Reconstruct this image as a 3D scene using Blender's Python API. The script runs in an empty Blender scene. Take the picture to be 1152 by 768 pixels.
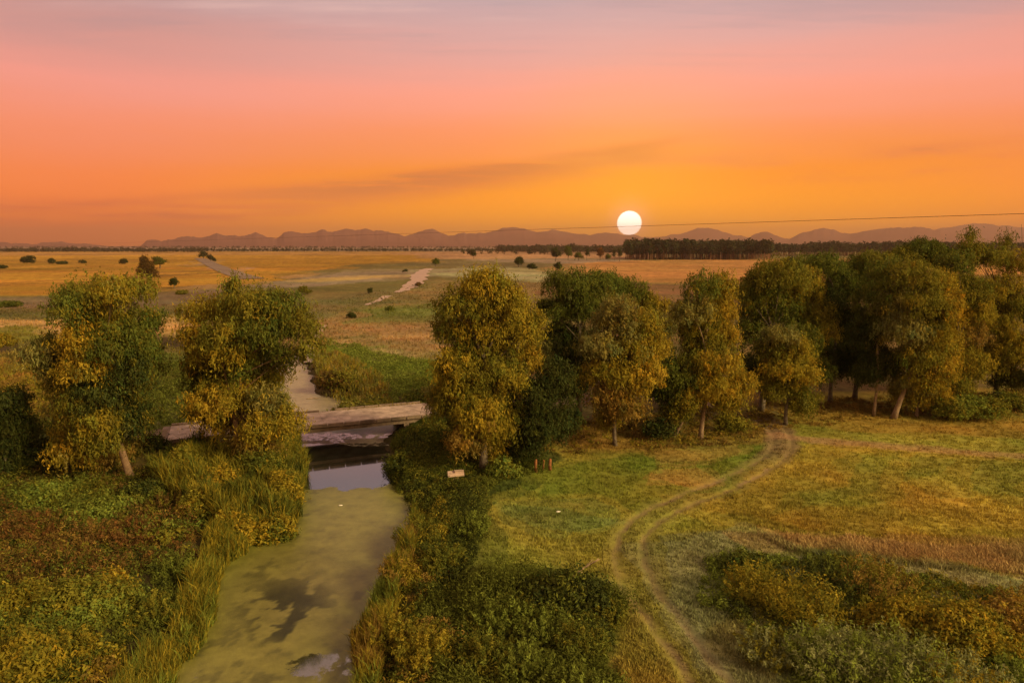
import bpy, math, random
import numpy as np
from mathutils import Vector

random.seed(7)
RNG = np.random.default_rng(11)
SC = bpy.context.scene
COL = SC.collection
PITCH = math.atan(108.0 / 768.0)
CAM_H = 18.0
CP, SP = math.cos(PITCH), math.sin(PITCH)
WATER_Z = -1.0

# ------------------------------------------------------------------ helpers
def ray(px, py):
    u = (px - 576.0) / 768.0
    v = (384.0 - py) / 768.0
    return u, CP + SP * v, -SP + CP * v

def G(px, py, z=0.0):
    """ground point (height z) that the photograph shows at px, py"""
    dx, dy, dz = ray(px, py)
    t = (z - CAM_H) / dz
    return np.array((dx * t, dy * t, z))

def at(px, py, Y):
    """point at world distance Y seen at px, py"""
    dx, dy, dz = ray(px, py)
    t = Y / dy
    return np.array((dx * t, Y, CAM_H + dz * t))

def gy(py):
    return G(576, py)[1]

def s2l(r, g, b):
    f = lambda c: (c / 255 / 12.92) if c <= 10 else ((c / 255 + 0.055) / 1.055) ** 2.4
    return (f(r), f(g), f(b))

def project(x, y, z=0.0):
    """world to photo coordinates; used only to look up which field a ground point lies in"""
    dy = y; dz = z - CAM_H
    depth = dy * CP - dz * SP
    v = (dy * SP + dz * CP) / depth
    u = x / depth
    return 576 + 768 * u, 384 - 768 * v

def tag(o, label=None, cat=None, group=None, kind=None):
    if label: o['label'] = label
    if cat: o['category'] = cat
    if group: o['group'] = group
    if kind: o['kind'] = kind
    return o

def empty(name, loc, label=None, cat=None, group=None):
    o = bpy.data.objects.new(name, None)
    COL.objects.link(o)
    o.location = [float(c) for c in loc]
    o.empty_display_size = 0.5
    return tag(o, label, cat, group)

def mesh_obj(name, V, F, mat, parent=None, cols=None, smooth=False, loc=None):
    """V (n,3) array, F (m,k) int array, k = 3 or 4; cols (n,3)"""
    V = np.asarray(V, dtype=np.float32); F = np.asarray(F, dtype=np.int32)
    if loc is not None: V = V - np.asarray(loc, dtype=np.float32)
    if parent is not None: V = V - np.array(parent.location, dtype=np.float32)
    me = bpy.data.meshes.new(name)
    m, k = F.shape
    me.vertices.add(len(V)); me.loops.add(m * k); me.polygons.add(m)
    me.vertices.foreach_set('co', V.ravel())
    me.loops.foreach_set('vertex_index', F.ravel())
    me.polygons.foreach_set('loop_start', np.arange(0, m * k, k, dtype=np.int32))
    me.polygons.foreach_set('loop_total', np.full(m, k, dtype=np.int32))
    if smooth: me.polygons.foreach_set('use_smooth', np.ones(m, dtype=bool))
    me.update(calc_edges=True)
    if cols is not None:
        a = me.color_attributes.new('Col', 'FLOAT_COLOR', 'POINT')
        c4 = np.ones((len(V), 4), dtype=np.float32)
        c4[:, :cols.shape[1]] = cols
        a.data.foreach_set('color', c4.ravel())
    me.materials.append(mat)
    o = bpy.data.objects.new(name, me)
    COL.objects.link(o)
    if parent is not None: o.parent = parent
    if loc is not None: o.location = [float(c) for c in loc]
    return o

class MB:
    def __init__(s): s.v = []; s.f = []; s.c = []; s.n = 0
    def add(s, V, F, col=None):
        V = np.asarray(V, float); F = np.asarray(F, int)
        if F.shape[1] == 3: F = np.concatenate([F, F[:, 2:3]], 1)
        s.v.append(V); s.f.append(F + s.n); s.n += len(V)
        if col is None: col = (1, 1, 1)
        s.c.append(np.broadcast_to(np.asarray(col, float), (len(V), 3)))
    def box(s, c, ax, hx, ay, hy, az, hz, col=None):
        c, ax, ay, az = [np.asarray(q, float) for q in (c, ax, ay, az)]
        V = [c + ax*hx*i + ay*hy*j + az*hz*k for k in (-1, 1) for j in (-1, 1) for i in (-1, 1)]
        F = [(0,2,3,1),(4,5,7,6),(0,1,5,4),(2,6,7,3),(0,4,6,2),(1,3,7,5)]
        s.add(V, F, col)
    def tube(s, pts, rad, n=7, col=None):
        pts = np.asarray(pts, float); V = []
        for i, p in enumerate(pts):
            d = pts[min(i+1, len(pts)-1)] - pts[max(i-1, 0)]
            d = d / (np.linalg.norm(d) + 1e-9)
            h = np.array((1., 0, 0)) if abs(d[0]) < 0.8 else np.array((0, 1., 0))
            a = np.cross(d, h); a /= np.linalg.norm(a); b = np.cross(d, a)
            for k in range(n):
                t = 2*math.pi*k/n
                V.append(p + rad[i]*(a*math.cos(t) + b*math.sin(t)))
        F = []
        for i in range(len(pts)-1):
            for k in range(n):
                F.append((i*n+k, i*n+(k+1) % n, (i+1)*n+(k+1) % n, (i+1)*n+k))
        e = len(V); V += [pts[0], pts[-1]]
        for k in range(n):
            F.append((e, (k+1) % n, k, k)); q = (len(pts)-1)*n
            F.append((e+1, q+k, q+(k+1) % n, q+(k+1) % n))
        # caps are given as degenerate quads; split them off as true triangles by repeating nothing
        s.add(V, F, col)
    def build(s, name, mat, parent=None, smooth=False, loc=None):
        V = np.concatenate(s.v); F = np.concatenate(s.f); C = np.concatenate(s.c)
        tri = F[:, 2] == F[:, 3]
        if parent is not None: V = V - np.array(parent.location)
        if loc is not None: V = V - np.asarray(loc)
        me = bpy.data.meshes.new(name)
        faces = [tuple(f[:3]) if t else tuple(f) for f, t in zip(F.tolist(), tri.tolist())]
        me.from_pydata(V.tolist(), [], faces)
        if smooth: me.polygons.foreach_set('use_smooth', np.ones(len(me.polygons), dtype=bool))
        a = me.color_attributes.new('Col', 'FLOAT_COLOR', 'POINT')
        a.data.foreach_set('color', np.concatenate([C, np.ones((len(C), 1))], 1).astype(np.float32).ravel())
        me.materials.append(mat)
        o = bpy.data.objects.new(name, me); COL.objects.link(o)
        if parent is not None: o.parent = parent
        if loc is not None: o.location = [float(c) for c in loc]
        return o

def unit(v): return v/(np.linalg.norm(v, axis=-1, keepdims=True)+1e-9)

# numpy value noise ---------------------------------------------------------
def _hash(i, j, seed):
    h = (i.astype(np.int64) * 374761393 + j.astype(np.int64) * 668265263 + seed * 974711) & 0x7fffffff
    h = ((h ^ (h >> 13)) * 1274126177) & 0x7fffffff
    return ((h ^ (h >> 16)) & 0xffffff) / float(0xffffff)

def vnoise(x, y, seed=0):
    i = np.floor(x); j = np.floor(y); fx = x - i; fy = y - j
    fx = fx*fx*(3-2*fx); fy = fy*fy*(3-2*fy)
    a = _hash(i, j, seed); b = _hash(i+1, j, seed); c = _hash(i, j+1, seed); d = _hash(i+1, j+1, seed)
    return (a*(1-fx)+b*fx)*(1-fy) + (c*(1-fx)+d*fx)*fy

def fbm(x, y, lam, octaves=4, seed=0):
    s = 0; w = 0; a = 1.0
    for k in range(octaves):
        s = s + a * vnoise(x/lam + 17.3*k, y/lam - 9.1*k, seed + k); w += a; a *= 0.5; lam = lam / 2.1
    return s / w

def inpoly(x, y, P):
    P = np.asarray(P, float); n = len(P); r = np.zeros(x.shape, bool)
    for i in range(n):
        x1, y1 = P[i]; x2, y2 = P[(i+1) % n]
        if y1 == y2: continue
        c = ((y1 > y) != (y2 > y)) & (x < (x2-x1)*(y-y1)/(y2-y1) + x1)
        r ^= c
    return r

def segdist(x, y, P, closed=False):
    P = np.asarray(P, float); d = np.full(x.shape, 1e9)
    for i in range(len(P) - (0 if closed else 1)):
        a = P[i]; b = P[(i+1) % len(P)]; ab = b - a
        t = np.clip(((x-a[0])*ab[0] + (y-a[1])*ab[1]) / (ab @ ab + 1e-9), 0, 1)
        d = np.minimum(d, np.hypot(x-a[0]-t*ab[0], y-a[1]-t*ab[1]))
    return d

def smooth(a, b, x):
    t = np.clip((x-a)/(b-a), 0, 1); return t*t*(3-2*t)

# ------------------------------------------------------------------ materials
def new_mat(name):
    m = bpy.data.materials.new(name); m.use_nodes = True
    m.node_tree.nodes.clear(); return m, m.node_tree.nodes, m.node_tree.links

def foliage_mat(name, trans=0.3, var=0.35):
    m, N, L = new_mat(name)
    out = N.new('ShaderNodeOutputMaterial'); mix = N.new('ShaderNodeMixShader'); mix.inputs[0].default_value = trans
    d = N.new('ShaderNodeBsdfDiffuse'); t = N.new('ShaderNodeBsdfTranslucent')
    a = N.new('ShaderNodeAttribute'); a.attribute_name = 'Col'
    L.new(a.outputs['Color'], d.inputs['Color']); L.new(a.outputs['Color'], t.inputs['Color'])
    L.new(d.outputs[0], mix.inputs[1]); L.new(t.outputs[0], mix.inputs[2]); L.new(mix.outputs[0], out.inputs['Surface'])
    return m

def surf_mat(name, rough=0.9, nscale=3.0, var=0.4, bump=0.3, bscale=8.0, base=None, spec=0.2, bdist=0.05):
    m, N, L = new_mat(name)
    out = N.new('ShaderNodeOutputMaterial'); p = N.new('ShaderNodeBsdfPrincipled')
    p.inputs['Roughness'].default_value = rough; p.inputs['Specular IOR Level'].default_value = spec
    geo = N.new('ShaderNodeTexCoord')
    n1 = N.new('ShaderNodeTexNoise'); n1.inputs['Scale'].default_value = nscale; n1.inputs['Detail'].default_value = 6; n1.inputs['Roughness'].default_value = 0.65
    L.new(geo.outputs['Object'], n1.inputs['Vector'])
    mr = N.new('ShaderNodeMapRange'); mr.inputs[1].default_value = 0.3; mr.inputs[2].default_value = 0.7
    mr.inputs[3].default_value = 1 - var; mr.inputs[4].default_value = 1 + var
    L.new(n1.outputs['Fac'], mr.inputs[0])
    a = N.new('ShaderNodeAttribute'); a.attribute_name = 'Col'
    mul = N.new('ShaderNodeVectorMath'); mul.operation = 'SCALE'
    if base is None: L.new(a.outputs['Color'], mul.inputs[0])
    else:
        mm = N.new('ShaderNodeVectorMath'); mm.operation = 'MULTIPLY'; L.new(a.outputs['Color'], mm.inputs[0]); mm.inputs[1].default_value = base
        L.new(mm.outputs[0], mul.inputs[0])
    L.new(mr.outputs[0], mul.inputs['Scale']); L.new(mul.outputs[0], p.inputs['Base Color'])
    b = N.new('ShaderNodeBump'); b.inputs['Strength'].default_value = bump; b.inputs['Distance'].default_value = bdist
    n2 = N.new('ShaderNodeTexNoise'); n2.inputs['Scale'].default_value = bscale; n2.inputs['Detail'].default_value = 5
    L.new(geo.outputs['Object'], n2.inputs['Vector']); L.new(n2.outputs['Fac'], b.inputs['Height']); L.new(b.outputs[0], p.inputs['Normal'])
    L.new(p.outputs[0], out.inputs['Surface'])
    return m

M_LEAF = foliage_mat('leaf', 0.28)
M_REED = foliage_mat('reed_blade', 0.25)
M_GRASS = foliage_mat('grass_blade', 0.2)
M_GROUND = surf_mat('meadow_ground', 0.95, 1.1, 0.25, 0.6, 4.0, None, 0.05, 0.08)
M_BARK = surf_mat('bark', 0.9, 2.5, 0.4, 0.8, 6.0, (0.13, 0.10, 0.075), 0.15, 0.06)
M_CONC = surf_mat('weathered_concrete', 0.85, 0.9, 0.5, 0.6, 3.0, (0.42, 0.33, 0.27), 0.15, 0.03)
M_WOOD = surf_mat('old_wood', 0.85, 4.0, 0.3, 0.4, 12.0, (0.3, 0.17, 0.08), 0.2, 0.02)
M_HILL = surf_mat('far_rock', 1.0, 0.004, 0.25, 0.2, 0.01, (0.16, 0.075, 0.06), 0.0, 10.0)
M_CABLE = surf_mat('cable_rubber_hazed', 0.6, 4.0, 0.1, 0.0, 4.0, (0.22, 0.13, 0.08), 0.1)  # lightened brown: haze in front of the cable is put into its colour
M_PALE = surf_mat('pale_litter', 0.6, 3.0, 0.1, 0.2, 6.0, (0.7, 0.65, 0.6), 0.3, 0.01)

# water ---------------------------------------------------------------------
def water_mat():
    m, N, L = new_mat('duckweed_water')
    out = N.new('ShaderNodeOutputMaterial'); mix = N.new('ShaderNodeMixShader')
    w = N.new('ShaderNodeBsdfPrincipled'); w.inputs['Base Color'].default_value = (0.02, 0.02, 0.012, 1); w.inputs['Roughness'].default_value = 0.06; w.inputs['IOR'].default_value = 2.8
    w.inputs['Specular IOR Level'].default_value = 0.75
    d = N.new('ShaderNodeBsdfPrincipled'); d.inputs['Roughness'].default_value = 0.42; d.inputs['Specular IOR Level'].default_value = 0.38
    tc = N.new('ShaderNodeTexCoord')
    a = N.new('ShaderNodeAttribute'); a.attribute_name = 'Col'          # duckweed colour
    f = N.new('ShaderNodeAttribute'); f.attribute_name = 'Cover'        # where duckweed floats
    n = N.new('ShaderNodeTexNoise'); n.inputs['Scale'].default_value = 1.6; n.inputs['Detail'].default_value = 7; n.inputs['Roughness'].default_value = 0.7
    L.new(tc.outputs['Object'], n.inputs['Vector'])
    add = N.new('ShaderNodeMath'); add.operation = 'ADD'; L.new(f.outputs['Fac'], add.inputs[0]); L.new(n.outputs['Fac'], add.inputs[1])
    mr = N.new('ShaderNodeMapRange'); mr.interpolation_type = 'SMOOTHSTEP'; mr.inputs[1].default_value = 0.92; mr.inputs[2].default_value = 1.08
    L.new(add.outputs[0], mr.inputs[0]); L.new(mr.outputs[0], mix.inputs[0])
    n2 = N.new('ShaderNodeTexNoise'); n2.inputs['Scale'].default_value = 0.9; n2.inputs['Detail'].default_value = 10; n2.inputs['Roughness'].default_value = 0.7
    L.new(tc.outputs['Object'], n2.inputs['Vector'])
    m2 = N.new('ShaderNodeMapRange'); m2.inputs[1].default_value = 0.3; m2.inputs[2].default_value = 0.7; m2.inputs[3].default_value = 0.66; m2.inputs[4].default_value = 1.3
    L.new(n2.outputs['Fac'], m2.inputs[0])
    sc = N.new('ShaderNodeVectorMath'); sc.operation = 'SCALE'; L.new(a.outputs['Color'], sc.inputs[0]); L.new(m2.outputs[0], sc.inputs['Scale']); L.new(sc.outputs[0], d.inputs['Base Color'])
    b = N.new('ShaderNodeBump'); b.inputs['Strength'].default_value = 0.06; b.inputs['Distance'].default_value = 0.02
    n3 = N.new('ShaderNodeTexNoise'); n3.inputs['Scale'].default_value = 1.2; n3.inputs['Detail'].default_value = 3; L.new(tc.outputs['Object'], n3.inputs['Vector'])
    L.new(n3.outputs['Fac'], b.inputs['Height']); L.new(b.outputs[0], w.inputs['Normal'])
    b2 = N.new('ShaderNodeBump'); b2.inputs['Strength'].default_value = 0.4; b2.inputs['Distance'].default_value = 0.02
    n4 = N.new('ShaderNodeTexNoise'); n4.inputs['Scale'].default_value = 14; n4.inputs['Detail'].default_value = 3; L.new(tc.outputs['Object'], n4.inputs['Vector'])
    L.new(n4.outputs['Fac'], b2.inputs['Height']); L.new(b2.outputs[0], d.inputs['Normal'])
    L.new(w.outputs[0], mix.inputs[1]); L.new(d.outputs[0], mix.inputs[2]); L.new(mix.outputs[0], out.inputs['Surface'])
    return m
M_WATER = water_mat()

# ------------------------------------------------------------------ land layout
RIVER_PX = [(85,900),(166,768),(200,722),(242,655),(282,612),(328,590),(334,560),(340,530),(340,500),(330,475),(322,450),(312,425),
            (292,408),(250,398),(180,394),(60,398),(-120,405),(-120,392),(60,386),(180,378),(255,384),(320,396),(345,412),(348,428),(352,441),(385,452),(430,460),(445,470),
            (440,490),(430,515),(437,540),(458,556),(472,575),(466,600),(438,645),(418,700),(408,768),(410,900)]
RIVER = np.array([G(a, b, WATER_Z)[:2] for a, b in RIVER_PX])
RRIM = np.array([G(a, b, -0.4)[:2] for a, b in RIVER_PX])
BR_A = at(188, 500, 58.0); BR_B = at(490, 469, 67.5)   # near edge of the deck, left and right end
BRA2 = np.array((BR_A[0], BR_A[1])); BRB2 = np.array((BR_B[0], BR_B[1]))
DECK_Z = 1.0
TRACK_PX = [(735,444),(800,455),(850,468),(876,484),(877,508),(842,534),(785,557),(740,577),(714,598),(708,625),(724,665),(757,708),(800,768),(850,850)]
BRANCH_PX = [(876,489),(940,497),(1020,504),(1152,514),(1320,528)]
TRACK = np.array([G(*p)[:2] for p in TRACK_PX]); BRANCH = np.array([G(*p)[:2] for p in BRANCH_PX])
bd = (BRB2-BRA2)/np.linalg.norm(BRB2-BRA2); bn = np.array((-bd[1], bd[0]))
DECK_W = 5.6
mid_off = bn*DECK_W/2
ROADL = np.array([BRA2+mid_off-bd*0.2, BRA2+mid_off-bd*6, BRA2+mid_off-bd*14+np.array((0,-2.0)), BRA2-bd*30+np.array((0,-4.0))])
ROADR = np.array([BRB2+mid_off+bd*0.2, BRB2+mid_off+bd*7, G(600,452)[:2], G(735,444)[:2]])

def catmull(P, n=8):
    P = np.asarray(P, float); Q = np.concatenate([[2*P[0]-P[1]], P, [2*P[-1]-P[-2]]]); out = []
    for i in range(1, len(Q)-2):
        for k in range(n):
            t = k/n
            out.append(0.5*((2*Q[i]) + (-Q[i-1]+Q[i+1])*t + (2*Q[i-1]-5*Q[i]+4*Q[i+1]-Q[i+2])*t*t + (-Q[i-1]+3*Q[i]-3*Q[i+1]+Q[i+2])*t**3))
    out.append(Q[-2]); return np.array(out)
TRACK_C = catmull(TRACK, 6); BRANCH_C = catmull(BRANCH, 6)
RIVER_C = catmull(np.vstack([RIVER, RIVER[:1]]), 3)[:-1]

def river_sd(x, y):
    """signed distance to the waterline, negative in the water"""
    d = np.full(x.shape, 60.0)
    near = (y > 15) & (y < 150) & (x > -110) & (x < 20)
    if near.any():
        xx = x[near]; yy = y[near]
        dd = segdist(xx, yy, RIVER_C, True)
        dd = np.where(inpoly(xx, yy, RIVER_C), -dd, dd) + (fbm(xx, yy, 3.5, 4, 5)-0.52)*3.2
        d[near] = dd
    return d

def height(x, y, sd=None):
    x = np.asarray(x, float); y = np.asarray(y, float)
    if sd is None: sd = river_sd(x, y)
    R = np.hypot(x, y)
    z = (fbm(x, y, 9, 4, 31)-0.5)*0.5*smooth(600, 100, R)
    z = z * smooth(0, 8, sd)
    z = z - 1.9 * (1-smooth(-2.5, 3.2, sd))
    # approach banks of the bridge
    for P in (ROADL, ROADR):
        d = segdist(x, y, P)
        a = np.hypot(x-P[0][0], y-P[0][1])
        hh = (DECK_Z-0.10) * smooth(17, 0, a)
        z = z + (np.maximum(hh, z) - z) * smooth(4.4, 2.9, d) * smooth(0.3, 1.8, sd)
    # wheel ruts of the dirt track
    near = (y > 20) & (y < 90) & (x > 0) & (x < 60)
    if near.any():
        d = segdist(x[near], y[near], TRACK_C)
        z[near] -= 0.07*np.exp(-((d-0.75)/0.28)**2)
    return z

# field colours (albedo), drawn as patches with ragged edges ------------------
C_GOLD = (0.30, 0.165, 0.024); C_ORG = (0.31, 0.155, 0.05); C_STRAW = (0.34, 0.22, 0.09); C_OLIVE = (0.125, 0.10, 0.035)
C_GREEN = (0.09, 0.10, 0.018); C_DGREEN = (0.06, 0.07, 0.016); C_BROWN = (0.15, 0.085, 0.04); C_MAUVE = (0.21, 0.155, 0.11)
C_PALE = (0.27, 0.25, 0.14); C_YG = (0.215, 0.195, 0.035); C_LITTER = (0.20, 0.135, 0.035); C_FROST = (0.22, 0.22, 0.10); C_TAN = (0.34, 0.23, 0.095)
C_SOIL = (0.07, 0.055, 0.022); C_LIGHT = (0.55, 0.45, 0.36)
PATCH = [
 # far plain
 ([(-900,277),(2100,277),(2100,283),(-900,283)], C_MAUVE),
 ([(-900,283),(620,283),(540,289),(440,296),(330,310),(240,323),(120,332),(0,333),(-900,336)], C_GOLD),
 ([(-900,284),(520,284),(500,287),(-900,288)], (0.29,0.16,0.05)),
 ([(-20,321),(100,314),(240,305),(240,306.4),(100,316),(-20,323)], (0.14,0.08,0.02)),
 ([(120,309),(245,302),(245,303.2),(120,310)], (0.25,0.13,0.03)),
 ([(-20,304),(90,306),(200,300),(200,301),(90,308),(-20,306)], (0.36,0.18,0.03)),
 ([(222,291),(232,291),(262,307),(248,306)], (0.25,0.19,0.16)),
 ([(450,284),(640,281),(720,284),(720,291),(600,291),(520,292),(480,292)], (0.30,0.17,0.09)),
 ([(520,292),(640,291),(700,293),(640,297),(540,299)], C_MAUVE),
 ([(632,297),(700,293),(870,291),(2100,289),(2100,306),(1000,312),(850,320),(740,319),(690,314),(640,305)], C_ORG),
 ([(640,306),(690,315),(740,320),(850,321),(1000,314),(2100,308),(2100,345),(600,345),(600,318)], C_BROWN),
 ([(480,292),(640,297),(640,303),(560,302),(450,300)], (0.125,0.10,0.045)),
 ([(500,300),(560,302),(600,305),(622,308),(610,317),(540,313),(480,310)], C_PALE),
 ([(240,322),(330,312),(440,302),(500,302),(480,310),(440,316),(330,322),(250,330)], C_MAUVE),
 ([(290,316),(440,309),(470,309),(440,313),(320,318)], C_TAN),
 ([(-900,333),(0,334),(120,333),(250,328),(260,340),(120,346),(-900,350)], (0.14,0.10,0.06)),
 ([(-900,349),(200,344),(330,338),(440,325),(440,332),(330,352),(120,356),(-900,362)], (0.115,0.098,0.035)),
 ([(-900,363),(60,360),(200,356),(240,366),(200,380),(60,382),(-900,385)], C_STRAW),
 ([(-40,372),(50,366),(60,392),(-40,395)], (0.17,0.15,0.03)),
 ([(-900,398),(60,400),(120,410),(110,470),(-900,470)], (0.23,0.15,0.035)),
 ([(110,395),(220,398),(260,405),(300,425),(305,470),(170,480),(120,470)], (0.10,0.11,0.025)),
 ([(280,345),(440,322),(470,326),(430,345),(340,375),(300,372)], (0.12,0.098,0.04)),
 ([(270,400),(330,376),(420,344),(470,322),(490,314),(520,318),(480,335),(420,362),(370,392),(330,405)], (0.18,0.12,0.05)),
 ([(480,316),(600,318),(620,345),(560,370),(440,352)], (0.17,0.115,0.045)),
 ([(430,355),(560,352),(600,362),(520,372),(400,372)], (0.12,0.115,0.035)),
 ([(400,348),(470,342),(500,352),(430,360)], (0.11,0.112,0.028)),
 ([(410,366),(500,364),(560,372),(520,376),(400,377)], (0.21,0.14,0.06)),
 ([(372,400),(395,382),(440,372),(520,376),(600,380),(600,402),(520,405),(480,402),(430,392),(400,392)], (0.25,0.175,0.075)),
 ([(400,392),(480,398),(520,404),(520,412),(440,406)], (0.26,0.22,0.10)),
 ([(340,412),(362,384),(400,390),(440,402),(520,408),(600,404),(640,440),(560,470),(470,470),(430,458),(350,440)], (0.13,0.16,0.024)),
 ([(330,440),(345,405),(380,402),(430,425),(445,462),(400,458)], (0.13,0.09,0.035)),
 ([(560,402),(900,330),(2100,320),(2100,460),(870,460),(700,450),(560,470)], (0.12,0.085,0.03)),
 # near meadow
 ([(430,470),(560,480),(700,480),(850,470),(1160,440),(2200,430),(2200,1400),(380,1400),(400,768),(470,600)], C_YG),
 ([(430,470),(530,470),(620,520),(560,560),(545,620),(540,660),(620,640),(700,650),(690,700),(700,768),(720,1400),(300,1400),(390,768),(470,600),(430,520)], C_DGREEN),
 ([(560,520),(620,530),(700,512),(780,508),(850,500),(860,520),(820,540),(760,562),(710,590),(660,560),(600,560)], (0.15,0.165,0.026)),
 ([(600,470),(700,478),(860,462),(870,490),(835,502),(760,500),(700,508),(640,512),(590,500)], (0.22,0.15,0.035)),
 ([(720,505),(820,500),(830,512),(800,525),(730,528)], (0.25,0.18,0.045)),
 ([(730,530),(790,528),(780,548),(735,548)], (0.25,0.18,0.045)),
 ([(545,560),(600,562),(660,565),(705,600),(705,650),(640,636),(560,650),(540,620)], (0.235,0.205,0.038)),
 ([(560,568),(650,566),(690,590),(640,606),(580,596)], (0.16,0.175,0.045)),
 ([(690,640),(730,700),(790,790),(700,1400),(690,790),(705,700)], (0.25,0.20,0.042)),
 ([(880,440),(1200,430),(2200,440),(2200,488),(1152,490),(960,488),(880,478)], (0.21,0.155,0.03)),
 ([(880,500),(960,498),(1060,506),(1200,520),(2200,530),(2200,620),(1152,620),(1000,606),(860,590),(780,580),(840,545)], (0.27,0.205,0.034)),
 ([(1060,512),(1200,520),(1200,560),(1100,560),(1050,540)], (0.19,0.18,0.032)),
 ([(960,510),(1040,512),(980,560),(900,575)], (0.205,0.185,0.032)),
 ([(850,598),(930,606),(1010,604),(1152,612),(2200,618),(2200,648),(1152,650),(1050,640),(900,622),(850,612)], C_TAN),
 ([(720,606),(850,596),(870,612),(900,624),(1050,642),(1152,652),(2200,655),(2200,900),(1000,900),(820,800),(760,700),(730,650)], C_FROST),
 ([(900,730),(1010,740),(1020,800),(860,800)], (0.17,0.19,0.06)),
 ([(840,690),(900,720),(880,760),(830,740)], (0.18,0.15,0.04)),
 # left bank
 ([(-900,505),(60,520),(180,520),(340,480),(345,590),(290,612),(185,768),(110,1400),(-900,1400)], C_SOIL),
 ([(-900,470),(110,470),(200,478),(190,500),(60,518),(-900,500)], (0.08,0.08,0.02)),
]

def cover(x, y, sd=None):
    """albedo of the land at world x, y"""
    x = np.asarray(x, float); y = np.asarray(y, float)
    if sd is None: sd = river_sd(x, y)
    R = np.maximum(np.hypot(x, y), 5)
    out = np.zeros(x.shape + (3,))
    base = np.array(C_OLIVE)
    for s in range(2):
        wx = np.zeros_like(x); wy = np.zeros_like(x)
        for lam in (1.5, 5, 18, 70, 280, 1100):
            amp = 0.45*lam*np.clip(0.16*R/lam - 0.2, 0, 1)*np.clip(lam*22/R, 0, 1)*np.clip(900/R, 0.25, 1)
            wx += amp*(vnoise(x/lam, y/lam, 40+s*7)-0.5)*2
            wy += amp*(vnoise(x/lam, y/lam, 90+s*7)-0.5)*1.2
        px, py = project(x+wx, np.maximum(y+wy, 4.0))
        c = np.empty(x.shape + (3,)); c[:] = base
        for P, col in PATCH:
            P = np.asarray(P, float)
            bb = (px > P[:,0].min()) & (px < P[:,0].max()) & (py > P[:,1].min()) & (py < P[:,1].max())
            if not bb.any(): continue
            idx = np.nonzero(bb)
            ins = inpoly(px[idx], py[idx], P)
            sub = tuple(q[ins] for q in idx)
            c[sub] = col
        out += c/2
    # brightness and hue drift, at every scale from a tuft to a field
    v = np.ones_like(x)
    for lam, a, sdn in ((0.5, .16, 1), (2.2, .18, 2), (9, .16, 3), (40, .24, 4), (170, .20, 5), (700, .16, 6)):
        w = np.clip(lam*500/R, 0, 1)
        # meadows are wider than deep strips: stretch far noise across
        v *= 1 + a*w*(vnoise(x/lam, y/lam, 200+sdn)-0.5)*2*np.clip(R/lam/3, 0, 1)
    out *= v[..., None]
    h = (fbm(x, y, 6, 4, 77)-0.5)*smooth(400, 60, R)
    out[..., 0] *= 1 + 0.5*h; out[..., 1] *= 1 - 0.1*h
    h2 = (fbm(x*0.25, y, 22, 4, 79)-0.5)*smooth(30, 120, R)*smooth(1500, 500, R)
    out[..., 0] *= 1 + 0.5*h2; out[..., 2] *= 1 + 0.3*h2
    # mowing rows on the golden fields
    # dry leaf litter and mud by the water
    m = (1-smooth(0.0, 1.5, sd))[..., None]
    out = out*(1-m) + np.array((0.05, 0.035, 0.018))*m
    # dirt tracks
    near = (y > 20) & (y < 120) & (x > -8) & (x < 110)
    if near.any():
        xx = x[near]; yy = y[near]
        wob = (fbm(xx, yy, 1.2, 3, 55)-0.5)
        d = segdist(xx, yy, TRACK_C) + wob*0.8
        Y = yy
        rut = np.exp(-((np.abs(d)-0.8)/0.27)**2)*(0.65 + 0.8*wob)
        full = smooth(1.9, 1.1, d)*np.clip(smooth(50, 62, Y)*0.9 + 0.20, 0, 1)
        k = np.clip(np.maximum(rut*(0.90+0.15*smooth(36, 52, Y)), full*0.8), 0, 1)[..., None]
        o = out[near]; o = o*(1-k) + np.array((0.175, 0.118, 0.072))*k*(1+0.6*wob[..., None])
        d2 = segdist(xx, yy, BRANCH_C) + wob*1.2
        k2 = (smooth(1.5, 0.5, d2)*np.clip(0.75-(xx-25)*0.012, 0.3, 0.8))[..., None]
        o = o*(1-k2) + np.array((0.30, 0.18, 0.10))*k2
        out[near] = o
    for P, w in ((ROADL, 2.6), (ROADR, 2.6)):
        d = segdist(x, y, P)
        k = smooth(w+0.6, w-0.8, d + (vnoise(x/1.5, y/1.5, 8)-0.5)*0.8)[..., None]*0.85
        out = out*(1-k) + np.array((0.21, 0.15, 0.10))*k
    return np.clip(out, 0.003, 0.8)

# ------------------------------------------------------------------ ground sheet
def grid_faces(nr, nc):
    i = np.arange(nr-1)[:, None]*nc + np.arange(nc-1)[None, :]
    i = i.ravel()
    return np.stack([i, i+1, i+nc+1, i+nc], 1)

rows_py = np.concatenate([np.arange(1200, 800, -8.0), np.arange(800, 330, -1.15), np.arange(330, 285, -0.7), np.arange(285, 277.2, -0.45), [277.0]])
rows_y = np.concatenate([[-4000, -900, -200, -40, 0], [G(576, p)[1] for p in rows_py]])
us = np.concatenate([[-4, -2.2, -1.5, -1.2], np.arange(-1.05, 1.051, 0.00215), [1.2, 1.5, 2.2, 4]])
Yg, Ug = np.meshgrid(rows_y, us, indexing='ij')
sc_ = np.where(Yg < 8, np.maximum(np.abs(Yg), 8)*1.0, Yg)
Xg = Ug*sc_
X = Xg.ravel(); Yv = Yg.ravel()
SD = river_sd(X, Yv)
Z = height(X, Yv, SD)
Cg = cover(X, Yv, SD)
GROUND = mesh_obj('ground', np.stack([X, Yv, Z], 1), grid_faces(*Yg.shape), M_GROUND, cols=Cg, smooth=True)
tag(GROUND, kind='structure')

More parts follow.
